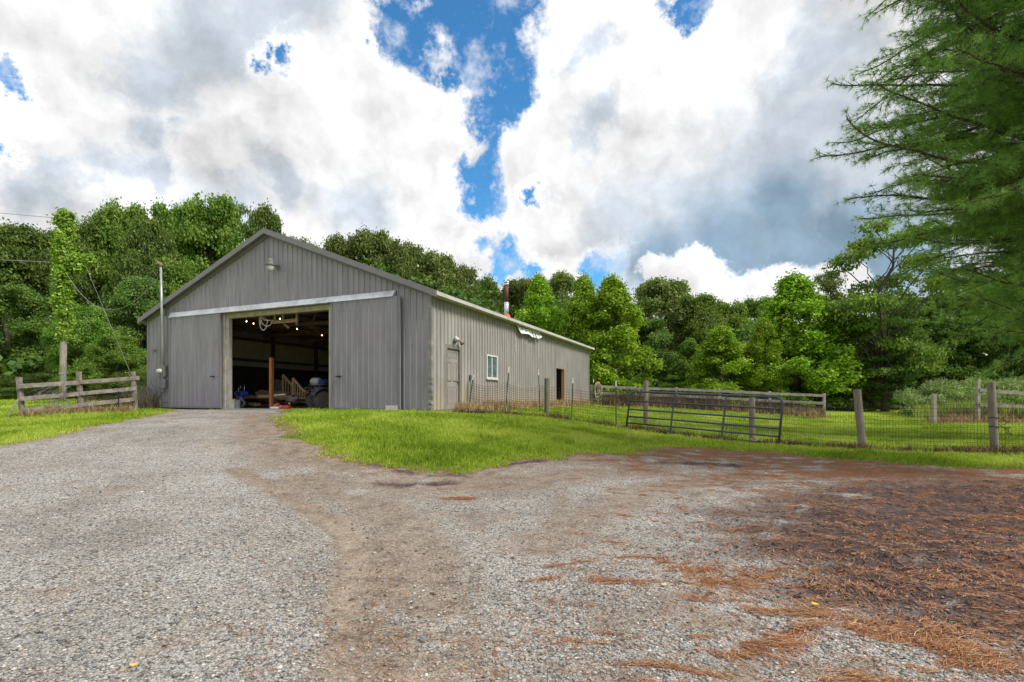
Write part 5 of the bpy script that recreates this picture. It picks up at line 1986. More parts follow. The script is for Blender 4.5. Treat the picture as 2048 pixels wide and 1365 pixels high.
# roll of wire and sticks at the fence's left end
mb = MB()
r_ = random.Random(9)
c = gpt(47, 17.75)
for k in range(26):
    rad = r_.uniform(.30, .62)
    cx = c + Vector((r_.uniform(0.0, 1.4), r_.uniform(.15, .7), .42 + r_.uniform(-.05, .15)))
    ax = Vector((r_.uniform(-1, 1), r_.uniform(-.3, .3), r_.uniform(-.6, .6))).normalized()
    u = ax.orthogonal().normalized(); w_ = ax.cross(u)
    a0 = r_.uniform(0, 6.28)
    pts = [cx + (u * math.cos(a0 + t) + w_ * math.sin(a0 + t)) * rad * (1 + 0.08 * math.sin(3 * t)) for t in np.linspace(0, r_.uniform(2.5, 5.5), 16)]
    pts = [Vector((p.x, p.y, max(p.z, gz(p.x, p.y) + .01))) for p in pts]
    mb.tube(pts, 0.006, 4, cap=False)
tag(mb.build('wire_coil', mat('grey_wire', (0.20, 0.19, 0.18), 0.6, metal=0.3)), 'tangled loops of old wire behind the left fence post', 'wire')
mb = MB()
a, b_ = gpt(15, 16.9, .02), gpt(38, 17.2, .62)
mb.tube([a, b_], .022, 6)
tag(mb.build('leaning_stick', m_wood_grey), 'thin pale stick leaning on the leftmost fence post', 'stick')

# utility pole covered in vine
PY = 26.0
pb_ = Vector(((125 - CX) / F * PY, PY, 0.1))
pt_ = Vector(((131 - CX) / F * PY, PY, H + (CY - 432) * PY / F))
up_ = thing('utility_pole', 'weathered wooden utility pole half buried in green vine', 'utility pole', pb_)
mb = MB()
mb.tube([pb_ - Vector((0, 0, .5)), pb_.lerp(pt_, .25), pb_.lerp(pt_, .6), pt_], [.15, .145, .13, .11], 16)
mb.build('pole', mat('grey_pole_wood', (0.30, 0.27, 0.22), 0.9, var=0.25, scale=5, stretch=(3, 3, .4), stain=(0.15, 0.16, 0.08), stain_amt=0.5), up_, smooth=True)
mb = MB()
zz = pb_.lerp(pt_, .16)
mb.lathe(zz, (0, 0, 1), [(0, .18), (.05, .18)], 14)
mb.tube([pb_ + Vector((.16, -.06, .2)), pb_.lerp(pt_, .2) + Vector((.15, -.06, 0))], .022, 6)
mb.build('ground_wire_guard', m_metal, up_)
mb = MB()
t_ = pb_.lerp(pt_, .72) + Vector((.25, -.3, 0))
mb.tube([t_ + Vector((-.1, 0, .95)), t_ + Vector((.0, -.05, .8)), t_ + Vector((.12, -.05, .6)), t_ + Vector((.16, 0, .35)), t_ + Vector((.1, .05, .1))], .02, 6)
mb.build('cable_loop', m_whitep, up_, smooth=True)


def cable(a, b_, sag, r, name, label, m, n=24):
    a, b_ = Vector(a), Vector(b_)
    pts = [a.lerp(b_, t) - Vector((0, 0, 4 * sag * t * (1 - t))) for t in np.linspace(0, 1, n)]
    mb = MB(); mb.tube(pts, r, 6)
    return tag(mb.build(name, m, smooth=True), label, 'cable')


wire_m = mat('cable_grey', (0.20, 0.20, 0.20), 0.5)
wm = B(sw2, -0.29, zf(537)) + Vector((-.1, 0, -.42))
cable(pb_.lerp(pt_, .79) + Vector((-.05, -.1, -.55)), wm, 1.75, .011, 'service_cable', 'sagging pale cable from the vine covered pole to the barn mast', mat('pale_cable', (0.27, 0.27, 0.27), 0.5))
ga = gpt(292, 22.4, -.1)
cable(LFp(163, 512, PY), ga, 0.0, .008, 'guy_wire', 'straight guy wire slanting from the pole down behind the barn corner', wire_m, 4)
a = pb_.lerp(pt_, .985)
cable(a, Vector((-34, 17, H + (CY - 443) * 26 / F - .2)), .35, .013, 'power_line', 'upper overhead line leaving the pole top to the left', wire_m)
mb = MB(); q = LFp(95, 441, 25.0); mb.lathe(q + Vector((0, 0, -.12)), (0, 0, 1), [(0, .03), (.04, .05), (.08, .03), (.12, .015)], 10)
tag(mb.build('line_insulator', m_gmetal), 'small insulator hanging on the upper overhead line', 'insulator')
a = LFp(108, 525, PY)
cable(a, Vector((-36, 19, a.z - .15)), .25, .018, 'phone_line', 'lower overhead line leaving the pole to the left', wire_m)

# ------------------------------------------------------------------ right: wire fence with posts, gate
wfence = thing('wire_fence', 'square mesh wire fence on round wooden posts and thin steel posts', 'fence', gpt(1500, 15.4))
m_round = mat('round_post_wood', (0.225, 0.195, 0.165), 0.9, var=0.25, scale=5, stretch=(3, 3, .5), bump=0.4, stain=(0.12, 0.10, 0.07), stain_amt=0.6, stain_scale=2.5)
m_mossy = mat('mossy_post_wood', (0.17, 0.16, 0.11), 0.9, var=0.3, scale=6, stretch=(3, 3, .5), bump=0.4, stain=(0.07, 0.075, 0.035), stain_amt=0.7)


def round_post(px, Y, pyt, r, lean=(0, 0), m=None, parent=None):
    b_ = gpt(px, Y)
    t = Vector((b_.x + lean[0], b_.y + lean[1], H + (CY - pyt) * Y / F))
    mb = MB()
    k = [b_ - Vector((0, 0, .3)) + (b_ - t) * 0.0, b_, b_.lerp(t, .33), b_.lerp(t, .66), t]
    mb.tube(k, [r * 1.05, r * 1.05, r, r * 1.02, r * .97], 16)
    mb.build('post', m or m_round, parent, smooth=False)
    return b_


W1 = round_post(1292, 18.3, 762, .085, m=m_round, parent=wfence)
W2 = round_post(1504, 15.45, 790, .085, m=m_round, parent=wfence)
W3 = round_post(1725, 13.0, 780, .090, (-.14, 0), parent=wfence)
W4 = round_post(1990, 11.9, 765, .078, (-.10, 0), parent=wfence)
W0 = round_post(1094, 19.3, 757, .095, m=m_mossy, parent=wfence)
W5 = gpt(2230, 11.2)
m_tp = mat('steel_post_green', (0.045, 0.055, 0.045), 0.6, metal=0.2, var=0.2)
m_tip = mat('white_post_tip', (0.70, 0.70, 0.68), 0.6)


def t_post(pxb, Y, pxt, pyt, parent=None):
    b_ = gpt(pxb, Y, -.1)
    t = Vector(((pxt - CX) / F * Y, Y, H + (CY - pyt) * Y / F))
    cut = b_.lerp(t, .87)
    d = (t - b_).normalized()
    mb = MB()
    mb.board(b_, cut, .035, .008, up=(1, 0, 0)); mb.board(b_ + Vector((0, .016, 0)), cut + Vector((0, .016, 0)), .008, .024, up=(1, 0, 0))
    o = mb.build('steel_post', m_tp, parent)
    mb = MB()
    mb.board(cut, t, .036, .012, up=(1, 0, 0)); mb.board(cut + Vector((0, .018, 0)), t + Vector((0, .018, 0)), .008, .024, up=(1, 0, 0))
    mb.build('white_tip', m_tip, o)
    return b_ + Vector((0, 0, .1))


T1 = t_post(936, 18.05, 947, 750, wfence)
T2 = t_post(1011, 19.2, 1018, 734, wfence)
T3 = t_post(1080, 20.0, 1077, 739, wfence)
T4 = t_post(1143, 19.15, 1146, 756, wfence)
T5 = t_post(1232, 18.8, 1232, 762, wfence)
hts = [0.04 + 0.10 * k for k in range(12)]
wire_net([W1, W2, W3, W4, W5], hts, 0.062, 0.0034, seed=3).build('wire_mesh', m_wire, wfence)
wire_net([T3, W0, T4, T5, W1], hts[:11], 0.085, 0.0045, seed=4).build('wire_mesh', m_wire, wfence)
wire_net([T1, T2, T3], hts[:11], 0.085, 0.0055, sag=.17, seed=5, jitter=.03).build('wire_mesh', m_wire, wfence)
# black strap and loose loop at the last wooden post
mb = MB()
t = W4 + Vector((-.04, 0, .83)); t2 = W4 + Vector((-.03, 0, .62))
for q in (t, t2):
    mb.tube([q + Vector((.088 * math.cos(a), .088 * math.sin(a), .012 * math.sin(a * 2))) for a in np.linspace(0, 6.283, 18)], .009, 6)
mb.tube([t + Vector((.08, -.03, 0)), t + Vector((.30, -.05, -.10)), t + Vector((.22, -.05, -.16)), t + Vector((.08, -.04, -.15)), t + Vector((.25, -.05, -.26)), t + Vector((.38, -.05, -.40)), t + Vector((.28, -.05, -.36)), t + Vector((.22, -.04, -.27)), t2 + Vector((.34, -.04, -.02)), t2 + Vector((.08, -.02, 0))], .008, 6)
tag(mb.build('black_strap', m_blackp, smooth=True), 'black cord looped around the rightmost round fence post', 'cord')

# tube gate leaning on the fence
GA, GB = gpt(1252, 17.55), gpt(1557, 13.95)
GA.z = H - (858 - CY) * GA.y / F
GB.z = H - (889 - CY) * GB.y / F
gate = thing('tube_gate', 'long dark blue grey tube gate leaning against the wire fence', 'gate', (GA + GB) / 2)
m_gate = mat('gate_paint', (0.060, 0.070, 0.100), 0.45, metal=0.3, var=0.15, scale=5, stain=(0.16, 0.13, 0.10), stain_amt=0.35, stain_scale=3)
gd = (GB - GA).normalized()
gn = Vector((-gd.y, gd.x, 0)).normalized()
if gn.y < 0: gn = -gn
gu = (Vector((0, 0, 1)) + gn * 0.16 - gd * gd.z).normalized()
gL = (GB - GA).length
def G_(s, h):
    return GA + gd * (s * gL) + gu * h
GHt = 1.30
rt_, rr = .027, .14
loop = [G_(0, 0), G_(0, GHt - rr * 1.3)]
for k in range(1, 6):
    a = math.pi / 2 * k / 6
    loop.append(G_(rr / gL * (1 - math.cos(a)) * 1.6, GHt - rr * 1.3 + rr * 1.3 * math.sin(a)))
loop.append(G_(rr * 1.6 / gL, GHt)); loop.append(G_(1 - rr * 1.6 / gL, GHt))
for k in range(1, 6):
    a = math.pi / 2 * k / 6
    loop.append(G_(1 - rr / gL * 1.6 * (1 - math.sin(a)), GHt - rr * 1.3 * (1 - math.cos(a))))
loop += [G_(1, GHt - rr * 1.3), G_(1, 0)]
mb = MB(); mb.tube(loop, rt_ * 1.15, 10); mb.tube([G_(0, .01), G_(1, .01)], rt_, 10)
mb.build('frame', m_gate, gate, smooth=True)
for h in (.21, .43, .68, .97):
    mb = MB(); mb.tube([G_(0.0, h), G_(1, h)], rt_, 10); mb.build('bar', m_gate, gate, smooth=True)
for s in (.34, .68):
    mb = MB(); mb.board(G_(s, .0) - gn * .022, G_(s, GHt + .01) - gn * .022, .055, .014, up=gd)
    mb.build('brace', m_gate, gate)

# ------------------------------------------------------------------ far rail fences
m_rail = mat('silver_rail_wood', (0.31, 0.285, 0.25), 0.9, var=0.22, scale=5, stain=(0.16, 0.14, 0.11), stain_amt=0.6, stain_scale=2)


def rail_run(parent, pts, rails, pw=.13, base_dz=0.0):
    """pts: (px, depth, py of post top); rails: fractions of post height"""
    base, tp = [], []
    for px, Y, pyt in pts:
        b_ = gpt(px, Y, base_dz)
        t = Vector((b_.x, b_.y, H + (CY - pyt) * Y / F))
        mb = MB(); mb.board(b_ - Vector((0, 0, .15)), t, pw, pw, up=(1, 0, 0))
        mb.build('post', m_rail, parent)
        base.append(b_); tp.append(t)
    for i in range(len(base) - 1):
        for fr in rails:
            a = base[i].lerp(tp[i], fr) + Vector((0, -pw * .6, 0)); b_ = base[i + 1].lerp(tp[i + 1], fr) + Vector((0, -pw * .6, 0))
            mb = MB(); mb.board(a, b_, .15, .04); mb.build('rail', m_rail, parent)


f1 = thing('rail_fence', 'long silvery plank fence running right from behind the barn', 'fence', gpt(1400, 30))
rail_run(f1, [(1183, 31.5, 770), (1196, 31.2, 769), (1270, 31.0, 773), (1353, 30.6, 775), (1439, 30.0, 778), (1539, 29.4, 783), (1648, 28.8, 787)], (.90, .58, .30))
wire_net([gpt(1353, 30.6), gpt(1439, 30), gpt(1539, 29.4), gpt(1648, 28.8)], [0.05 + .2 * k for k in range(6)], .3, .005, seed=8).build('wire_mesh', m_wire, f1)
f2 = thing('rail_fence', 'plank fence at the right edge before the pale weedy mound', 'fence', gpt(1955, 24))
rail_run(f2, [(1956, 23.5, 757), (2080, 23.2, 770), (2230, 23.0, 770)], (.74, .42), base_dz=-.02)
mb = MB(); b_ = gpt(1868, 22.6); mb.board(b_ - Vector((0, 0, .15)), Vector((b_.x, b_.y, H + (CY - 788) * 22.6 / F)), .15, .13, up=(1, 0, 0))
tag(mb.build('fence_post', m_rail), 'lone square grey post on the lawn before the weedy mound', 'post')
wire_net([gpt(1868, 22.8), gpt(1956, 23.6), gpt(2080, 23.3)], [0.05 + .15 * k for k in range(9)], .15, .005, seed=9).build('wire_mesh', m_wire, f2)
f3 = thing('rail_fence', 'low far fence crossing behind the paddock lawn', 'fence', gpt(1730, 42))
rail_run(f3, [(1640, 44, 800), (1729, 42, 790), (1800, 41, 795)], (.85, .35), base_dz=0.0)
mb = MB(); b_ = gpt(1385, 33); 
rope = []
for k in range(5):
    rope += [b_]
# pale rope coil on the fence post by the barn
q = gpt(1194, 31.0, 1.05)
mb = MB()
for k in range(3):
    rx, rz_ = .16 + .03 * k, .36 + .08 * k
    mb.tube([q + Vector((rx * math.cos(a) + .03 * k, -.12 - .02 * k, rz_ * math.sin(a) - .12 * k)) for a in np.linspace(0, 6.283, 20)], .022, 6)
tag(mb.build('rope_coil', mat('straw_rope', (0.45, 0.42, 0.27), 0.9), smooth=True), 'coil of straw coloured rope hung on the post by the barn end', 'rope')
tp2 = thing('steel_post', 'thin steel post with white tip just behind the barn corner', 'post', gpt(1185, 30.5))
t_post(1187, 30.5, 1187, 758, tp2)

# ------------------------------------------------------------------ leaves dropped on the gravel
def fallen_leaf(px, py, s, col, label, rot):
    gx, gy = on_ground(px, py)
    z = float(drive_z(np.array([gx]), np.array([gy]))[0][0]) + .012
    V, Fq = [], []
    n = 22
    V.append((0, 0, .004))
    for k in range(n):
        a = 2 * math.pi * k / n
        r = s * (1 + .28 * math.cos(5 * a)) * (0.75 + .25 * math.cos(a))
        V.append((r * math.cos(a + rot), r * math.sin(a + rot) * .8, .006 + .35 * s * abs(math.sin(a * 1.5)) * .6))
    for k in range(n):
        Fq.append((0, 1 + k, 1 + (k + 1) % n))
    mb = MB(); mb.add([Vector(v) + Vector((gx, gy, z)) for v in V], Fq)
    o = mb.build('fallen_leaf', mat('leaf_' + label.split()[0], col, .7, var=.2, scale=30))
    md = o.modifiers.new('t', 'SOLIDIFY'); md.thickness = .002
    tag(o, label, 'leaf')
fallen_leaf(1628, 1224, .030, (0.80, 0.48, 0.02), 'yellow curled leaf on the gravel at lower right', .4)
fallen_leaf(265, 1340, .028, (0.62, 0.42, 0.13), 'golden tan curled leaf on the gravel at lower left', 1.4)
fallen_leaf(1330, 1183, .030, (0.58, 0.50, 0.25), 'cream dry leaf on the gravel near the middle', 2.4)
fallen_leaf(1434, 1106, .026, (0.55, 0.26, 0.12), 'russet leaf above the dark needle patch', 2.0)
# ------------------------------------------------------------------ trees
m_bark = mat('bark', (0.085, 0.072, 0.058), 0.95, var=0.3, scale=3, stretch=(3, 3, .6), bump=0.5)
LM = {
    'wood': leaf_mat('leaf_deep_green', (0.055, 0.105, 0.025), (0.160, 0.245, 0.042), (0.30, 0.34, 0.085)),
    'olive': leaf_mat('leaf_olive', (0.075, 0.110, 0.028), (0.195, 0.245, 0.055), (0.32, 0.32, 0.11)),
    'bright': leaf_mat('leaf_bright_green', (0.115, 0.215, 0.016), (0.300, 0.480, 0.030), (0.52, 0.62, 0.08)),
    'mid': leaf_mat('leaf_mid_green', (0.068, 0.140, 0.023), (0.210, 0.320, 0.042), (0.38, 0.45, 0.095)),
    'pale': leaf_mat('leaf_pale_sage', (0.12, 0.19, 0.06), (0.30, 0.41, 0.13), (0.50, 0.52, 0.28)),
}


def unit(n, g):
    v = g.normal(size=(n, 3))
    return v / np.linalg.norm(v, axis=1, keepdims=True)


def leaf_cloud(clumps, n_sub, n_leaf, leaf, sub_r, seed, out=0.5, flat=0.6, low=-0.5, upn=0.45):
    """clumps: (x, y, z, rx, rz). leaves gathered in twig sized sprays over each clump"""
    g = np.random.default_rng(seed)
    c = np.asarray(clumps, float)
    k = len(c)
    d = unit(k * n_sub * 2, g)
    d = d[d[:, 2] > low][:k * n_sub]
    n = len(d)
    ci = np.repeat(np.arange(k), n_sub)[:n]
    rad = (0.55 + 0.5 * g.random(n) ** 0.6) + 0.24 * (g.random(n) > .85) * g.random(n)
    S_ = c[ci, :3] + d * rad[:, None] * np.stack([c[ci, 3], c[ci, 3], c[ci, 4]], 1)
    stone_ = np.clip(0.42 + g.normal(0, 0.24, n), 0, 1)
    m = n * n_leaf
    si = np.repeat(np.arange(n), n_leaf)
    e = g.normal(size=(m, 3)) * np.array([sub_r, sub_r, sub_r * flat])
    P = S_[si] + e
    nr = d[si] * out + unit(m, g) * 0.75 + np.array([0, 0, upn])
    nr /= np.linalg.norm(nr, axis=1, keepdims=True)
    t = np.cross(nr, unit(m, g))
    t /= np.linalg.norm(t, axis=1, keepdims=True) + 1e-9
    b = np.cross(nr, t)
    s = leaf * (0.65 + 0.7 * g.random(m))[:, None]
    A = P - t * s * .5
    Bq = P + b * s * .33 + t * s * .05 - nr * s * .08
    Cq = P + t * s * .5 - nr * s * .05
    D = P - b * s * .33 + t * s * .05 - nr * s * .08
    V = np.stack([A, Bq, Cq, D], 1).reshape(-1, 3)
    T = np.arange(m * 4).reshape(-1, 4)
    tone = np.clip(stone_[si] + g.normal(0, 0.14, m), 0, 1)
    return V, T, tone


def limb(mb, a, b_, r0, r1, g, n=6, wob=0.06):
    a, b_ = np.array(a, float), np.array(b_, float)
    L = np.linalg.norm(b_ - a)
    pts, rs = [], []
    for i in range(n + 1):
        t = i / n
        p = a + (b_ - a) * t
        p[2] += math.sin(math.pi * t) * L * 0.07
        if 0 < i < n:
            p = p + g.normal(0, wob, 3) * L * 0.5 * np.array([1, 1, .5])
        pts.append(Vector(p)); rs.append(r0 + (r1 - r0) * t ** .8)
    mb.tube(pts, rs, 6)


def crown_clumps(kind, g, H_=10.0, R_=4.0):
    out = []
    if kind == 'broad':
        for k in range(64):
            z = 0.10 + 0.86 * g.random()
            prof = math.sin(math.pi * min(max((z - 0.02) / 1.05, 0), 1)) ** 0.62
            if z > 0.55:
                prof *= (1 - ((z - 0.55) / 0.47) ** 2.4)
            prof = max(prof, 0.12)
            a = g.random() * 6.283
            r = R_ * prof * (0.45 + 0.5 * g.random() ** .5)
            s = R_ * (0.17 + 0.15 * g.random())
            out.append((r * math.cos(a), r * math.sin(a), z * H_ - s * .3, s, s * .75))
        for k in range(7):
            a = g.random() * 6.283
            out.append((R_ * .35 * math.cos(a), R_ * .35 * math.sin(a), H_ * (0.88 + .07 * g.random()), R_ * .15, R_ * .15))
    elif kind == 'cone':        # young sycamore: leafy to the ground, leading shoots
        for k in range(95):
            z = 0.06 + 0.92 * g.random() ** 1.1
            prof = min(1.0, 0.70 + z * 1.4) * (1 - ((max(z - .22, 0)) / .80) ** 1.75)
            prof *= 0.92 + 0.12 * math.sin(z * 17 + 2.0)
            a = g.random() * 6.283
            r = R_ * prof * (0.35 + 0.6 * g.random() ** .5)
            s = R_ * (0.11 + 0.10 * g.random())
            out.append((r * math.cos(a), r * math.sin(a), z * H_ - s, s, s * 1.25))
        out.append((0, 0, H_ * .955, R_ * .10, R_ * .2))
    elif kind == 'loose':       # spreading layers with see-through gaps
        for k in range(46):
            z = 0.22 + 0.74 * g.random()
            prof = math.sin(math.pi * min(max((z - 0.08) / 0.98, 0), 1)) ** 0.5
            a = g.random() * 6.283
            r = R_ * prof * (0.35 + 0.65 * g.random() ** .5)
            s = R_ * (0.12 + 0.12 * g.random())
            out.append((r * math.cos(a), r * math.sin(a), z * H_ - s * .2, s * 1.25, s * .45))
    elif kind == 'shrub':
        for k in range(26):
            z = g.random()
            a = g.random() * 6.283
            r = R_ * math.sqrt(max(0.02, 1 - z ** 2)) * (0.4 + .55 * g.random() ** .5)
            s = R_ * (0.16 + 0.12 * g.random())
            out.append((r * math.cos(a), r * math.sin(a), z * H_ * .92 - s * .2, s, s * .8))
    return out


def make_tree(name, kind, lm, seed, n_sub, n_leaf, leaf, sub_r, H_=10.0, R_=4.0):
    """prototype at the origin; returned root is positioned by the caller"""
    g = np.random.default_rng(seed)
    cl = crown_clumps(kind, g, H_, R_)
    root = bpy.data.objects.new(name, None)
    COL.objects.link(root)
    ORG[root.name] = np.zeros(3)
    mb = MB()
    tr = {'broad': .24, 'cone': .15, 'loose': .22, 'shrub': .06}[kind]
    if kind != 'shrub':
        pts = [Vector((g.normal(0, .05) * i, g.normal(0, .05) * i, H_ * .9 * i / 7 - .3)) for i in range(8)]
        mb.tube(pts, [tr * (1.15 - i / 7) + .02 for i in range(8)], 9)
        for c in cl:
            if g.random() < (1.0 if kind == 'loose' else .5):
                z0 = max(.8, c[2] - math.hypot(c[0], c[1]) * .8)
                i = min(int((z0 + .3) / (H_ * .9) * 7), 7)
                st = np.array([pts[i].x, pts[i].y, z0])
                limb(mb, st, c[:3], tr * .38 * (1.1 - z0 / H_), .025, g)
    else:
        for c in cl[:12]:
            limb(mb, (0, 0, -.1), c[:3], .05, .015, g)
    mb.build('trunk' if kind != 'shrub' else 'stems', m_bark, root, smooth=True)
    V, T, tone = leaf_cloud(cl, n_sub, n_leaf, leaf, sub_r, seed + 100, low=-0.75 if kind == 'loose' else -0.55,
                            flat=.35 if kind == 'loose' else .65)
    link_mesh('crown' if kind != 'shrub' else 'foliage', V, T, LM[lm], root, attrs={'tone': ('FACE', tone)})
    return root


PROTO = {}


def proto(kind, lm, v):
    key = (kind, lm, v)
    if key not in PROTO:
        nm = {'broad': 'broadleaf_tree', 'cone': 'sycamore_tree', 'loose': 'spreading_tree', 'shrub': 'shrub'}[kind]
        sd_ = hash_(kind + lm) + v
        prm = {'broad': (30, 26, .20, .26), 'cone': (22, 20, .19, .20), 'loose': (26, 22, .18, .30), 'shrub': (24, 18, .20, .26)}[kind]
        PROTO[key] = [make_tree(nm, kind, lm, sd_, *prm, R_=4.0 if kind != 'cone' else 3.2), 0]
    return PROTO[key]


def hash_(s):
    return sum((i + 1) * ord(ch) for i, ch in enumerate(s)) % 1000


def plant(kind, lm, v, px, py_top, Y, hw, label, group=None, rot=None):
    """tree whose top shows near (px, py_top) and whose crown is about hw photo pixels to each side"""
    X = (px - CX) / F * Y
    z = gz(X, Y) - .05
    if 1 < Y < 60 and under_barn(np.array([X]), np.array([Y]))[0]:
        raise ValueError(label)
    h = H + (CY - py_top) * Y / F - z
    r = hw / F * Y * (1.28 if kind == 'broad' else (1.16 if kind == 'cone' else 1.05))
    R0 = 4.0 if kind != 'cone' else 3.2
    sc = (r / R0, r / R0, h / 10.0)
    rec = proto(kind, lm, v)
    rot = random.Random(px * 7 + int(Y)).uniform(0, 6.28) if rot is None else rot
    if rec[1] == 0:
        o = rec[0]
        o.location, o.rotation_euler, o.scale = (X, Y, z), (0, 0, rot), sc
    else:
        o = dup(rec[0], (X, Y, z), rot, sc)
    rec[1] += 1
    cat = 'shrub' if kind == 'shrub' else 'tree'
    tag(o, label, cat, group or ('trees' if cat == 'tree' else 'shrubs'))
    return o


GL, GBk, GR = 'trees of the dark wood on the left', 'trees showing above the barn roof', 'trees along the paddock on the right'
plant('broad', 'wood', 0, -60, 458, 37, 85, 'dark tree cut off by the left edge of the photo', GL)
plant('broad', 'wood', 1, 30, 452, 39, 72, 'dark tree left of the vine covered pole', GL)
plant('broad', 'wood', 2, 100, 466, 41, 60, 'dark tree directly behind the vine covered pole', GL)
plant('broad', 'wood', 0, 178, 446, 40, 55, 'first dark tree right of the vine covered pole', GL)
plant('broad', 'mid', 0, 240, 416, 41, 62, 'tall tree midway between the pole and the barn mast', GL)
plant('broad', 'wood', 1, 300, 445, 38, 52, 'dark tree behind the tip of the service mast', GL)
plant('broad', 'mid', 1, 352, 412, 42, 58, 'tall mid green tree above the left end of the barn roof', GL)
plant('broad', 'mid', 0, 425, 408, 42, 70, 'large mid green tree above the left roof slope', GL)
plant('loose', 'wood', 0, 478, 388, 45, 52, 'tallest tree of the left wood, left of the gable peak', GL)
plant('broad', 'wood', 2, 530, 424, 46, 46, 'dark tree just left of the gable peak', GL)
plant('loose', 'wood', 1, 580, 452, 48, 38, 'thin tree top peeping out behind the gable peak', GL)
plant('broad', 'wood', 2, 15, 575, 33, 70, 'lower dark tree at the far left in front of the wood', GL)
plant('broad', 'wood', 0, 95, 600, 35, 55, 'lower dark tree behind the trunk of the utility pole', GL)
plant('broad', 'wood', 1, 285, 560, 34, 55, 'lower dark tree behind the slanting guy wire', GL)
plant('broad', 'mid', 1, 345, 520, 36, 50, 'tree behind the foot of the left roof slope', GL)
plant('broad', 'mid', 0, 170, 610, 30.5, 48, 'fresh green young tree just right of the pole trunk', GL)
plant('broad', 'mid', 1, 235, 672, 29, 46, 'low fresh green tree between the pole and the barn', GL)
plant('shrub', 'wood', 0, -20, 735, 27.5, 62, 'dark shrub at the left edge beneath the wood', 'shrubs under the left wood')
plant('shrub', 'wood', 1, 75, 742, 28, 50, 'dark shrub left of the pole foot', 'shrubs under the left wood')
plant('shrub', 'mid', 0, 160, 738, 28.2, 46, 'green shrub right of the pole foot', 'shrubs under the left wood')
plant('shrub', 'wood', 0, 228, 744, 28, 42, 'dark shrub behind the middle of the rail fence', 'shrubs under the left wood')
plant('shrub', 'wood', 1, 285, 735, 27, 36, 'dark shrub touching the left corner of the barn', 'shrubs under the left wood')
for (px, pt, Y, hw, v, lm, lab) in ((625, 492, 50, 42, 0, 'olive', 'olive tree just right of the gable peak'),
                                (680, 474, 52, 48, 1, 'olive', 'round olive tree, second right of the gable peak'),
                                (750, 466, 52, 58, 0, 'olive', 'broad olive tree that tops the row above the right roof slope'),
                                (815, 486, 50, 50, 1, 'olive', 'olive tree above the middle of the right roof slope'),
                                (872, 508, 51, 52, 0, 'olive', 'olive tree above the near corner of the barn'),
                                (925, 532, 52, 44, 1, 'olive', 'olive tree above the front part of the side eave'),
                                (975, 560, 54, 42, 0, 'wood', 'dark tree left of the stove pipe'),
                                (1030, 562, 56, 40, 1, 'wood', 'dark tree behind the stove pipe')):
    plant('broad', lm, v, px, pt, Y, hw, lab, GBk)
plant('loose', 'olive', 0, 1072, 545, 54, 42, 'olive tree top peeping over the bright sycamore by the stove pipe', GBk)
plant('broad', 'olive', 1, 1122, 546, 54, 40, 'olive tree between two bright sycamores', GBk)
plant('cone', 'bright', 0, 1078, 556, 41, 62, 'bright sycamore right of the stove pipe, half behind the roof', GR)
plant('cone', 'bright', 1, 1168, 550, 39, 58, 'bright sycamore rising behind the far end of the barn', GR)
plant('cone', 'bright', 0, 1226, 556, 37.5, 76, 'bright sycamore standing clear of the barn end', GR)
plant('broad', 'olive', 0, 1322, 562, 50, 74, 'large dark olive tree right of the bright sycamores', GR)
plant('broad', 'wood', 2, 1290, 640, 45, 52, 'dark lower tree in the gap right of the bright sycamores', GR)
plant('broad', 'mid', 1, 1395, 590, 46, 48, 'mid green tree left of the small bright sycamore', GR)
plant('cone', 'mid', 0, 1380, 680, 41, 44, 'low green tree left of the small bright sycamore', GR)
plant('cone', 'bright', 1, 1442, 652, 37, 62, 'small bright sycamore above the middle of the gate', GR)
plant('broad', 'mid', 0, 1458, 604, 50, 48, 'rounded green tree behind the small bright sycamore', GR)
plant('broad', 'mid', 1, 1520, 596, 52, 44, 'rounded green tree left of the tall bright sycamore', GR)
plant('cone', 'bright', 1, 1588, 548, 38.5, 95, 'tall wide bright sycamore above the end of the plank fence', GR)
plant('cone', 'bright', 0, 1528, 640, 37, 46, 'bright young tree at the left foot of the tall sycamore', GR)
plant('loose', 'olive', 1, 1648, 538, 48, 54, 'thin olive tree behind the right side of the tall sycamore', GR)
plant('cone', 'mid', 0, 1672, 640, 38, 46, 'green tree at the right foot of the tall sycamore', GR)
plant('loose', 'mid', 0, 1770, 436, 37, 104, 'tall spreading tree with visible limbs left of the pine', GR)
plant('loose', 'wood', 0, 1745, 610, 38, 84, 'dark spreading tree under the tall limbed tree', GR)
plant('broad', 'wood', 1, 1810, 600, 43, 70, 'dark tree behind the pale weedy mound', GR)
plant('broad', 'wood', 0, 1900, 590, 41, 70, 'dark tree half hidden by the lower pine boughs', GR)
plant('broad', 'wood', 2, 2010, 560, 40, 76, 'dark tree behind the pine at the right edge', GR)
for i, (px, pt, Y, hw, lm, lab) in enumerate(((1215, 745, 37, 36, 'mid', 'low shrub under the bright sycamores by the barn end'),
                                    (1290, 752, 40, 40, 'wood', 'dark shrub behind the left post of the gate'),
                                    (1350, 750, 40, 40, 'mid', 'green shrub behind the left half of the gate'),
                                    (1490, 756, 39, 42, 'mid', 'green shrub behind the right half of the gate'),
                                    (1640, 760, 39, 44, 'mid', 'green shrub at the far end of the plank fence'),
                                    (1720, 762, 40, 46, 'wood', 'dark shrub in the gap behind the low far fence'),
                                    (1765, 768, 37, 26, 'mid', 'small green shrub left of the pale weedy mound'),
                                    (2045, 742, 36, 60, 'mid', 'green shrub behind the plank fence at the right edge'))):
    plant('shrub', lm, i % 2, px, pt, Y, hw, lab, 'shrubs behind the paddock')

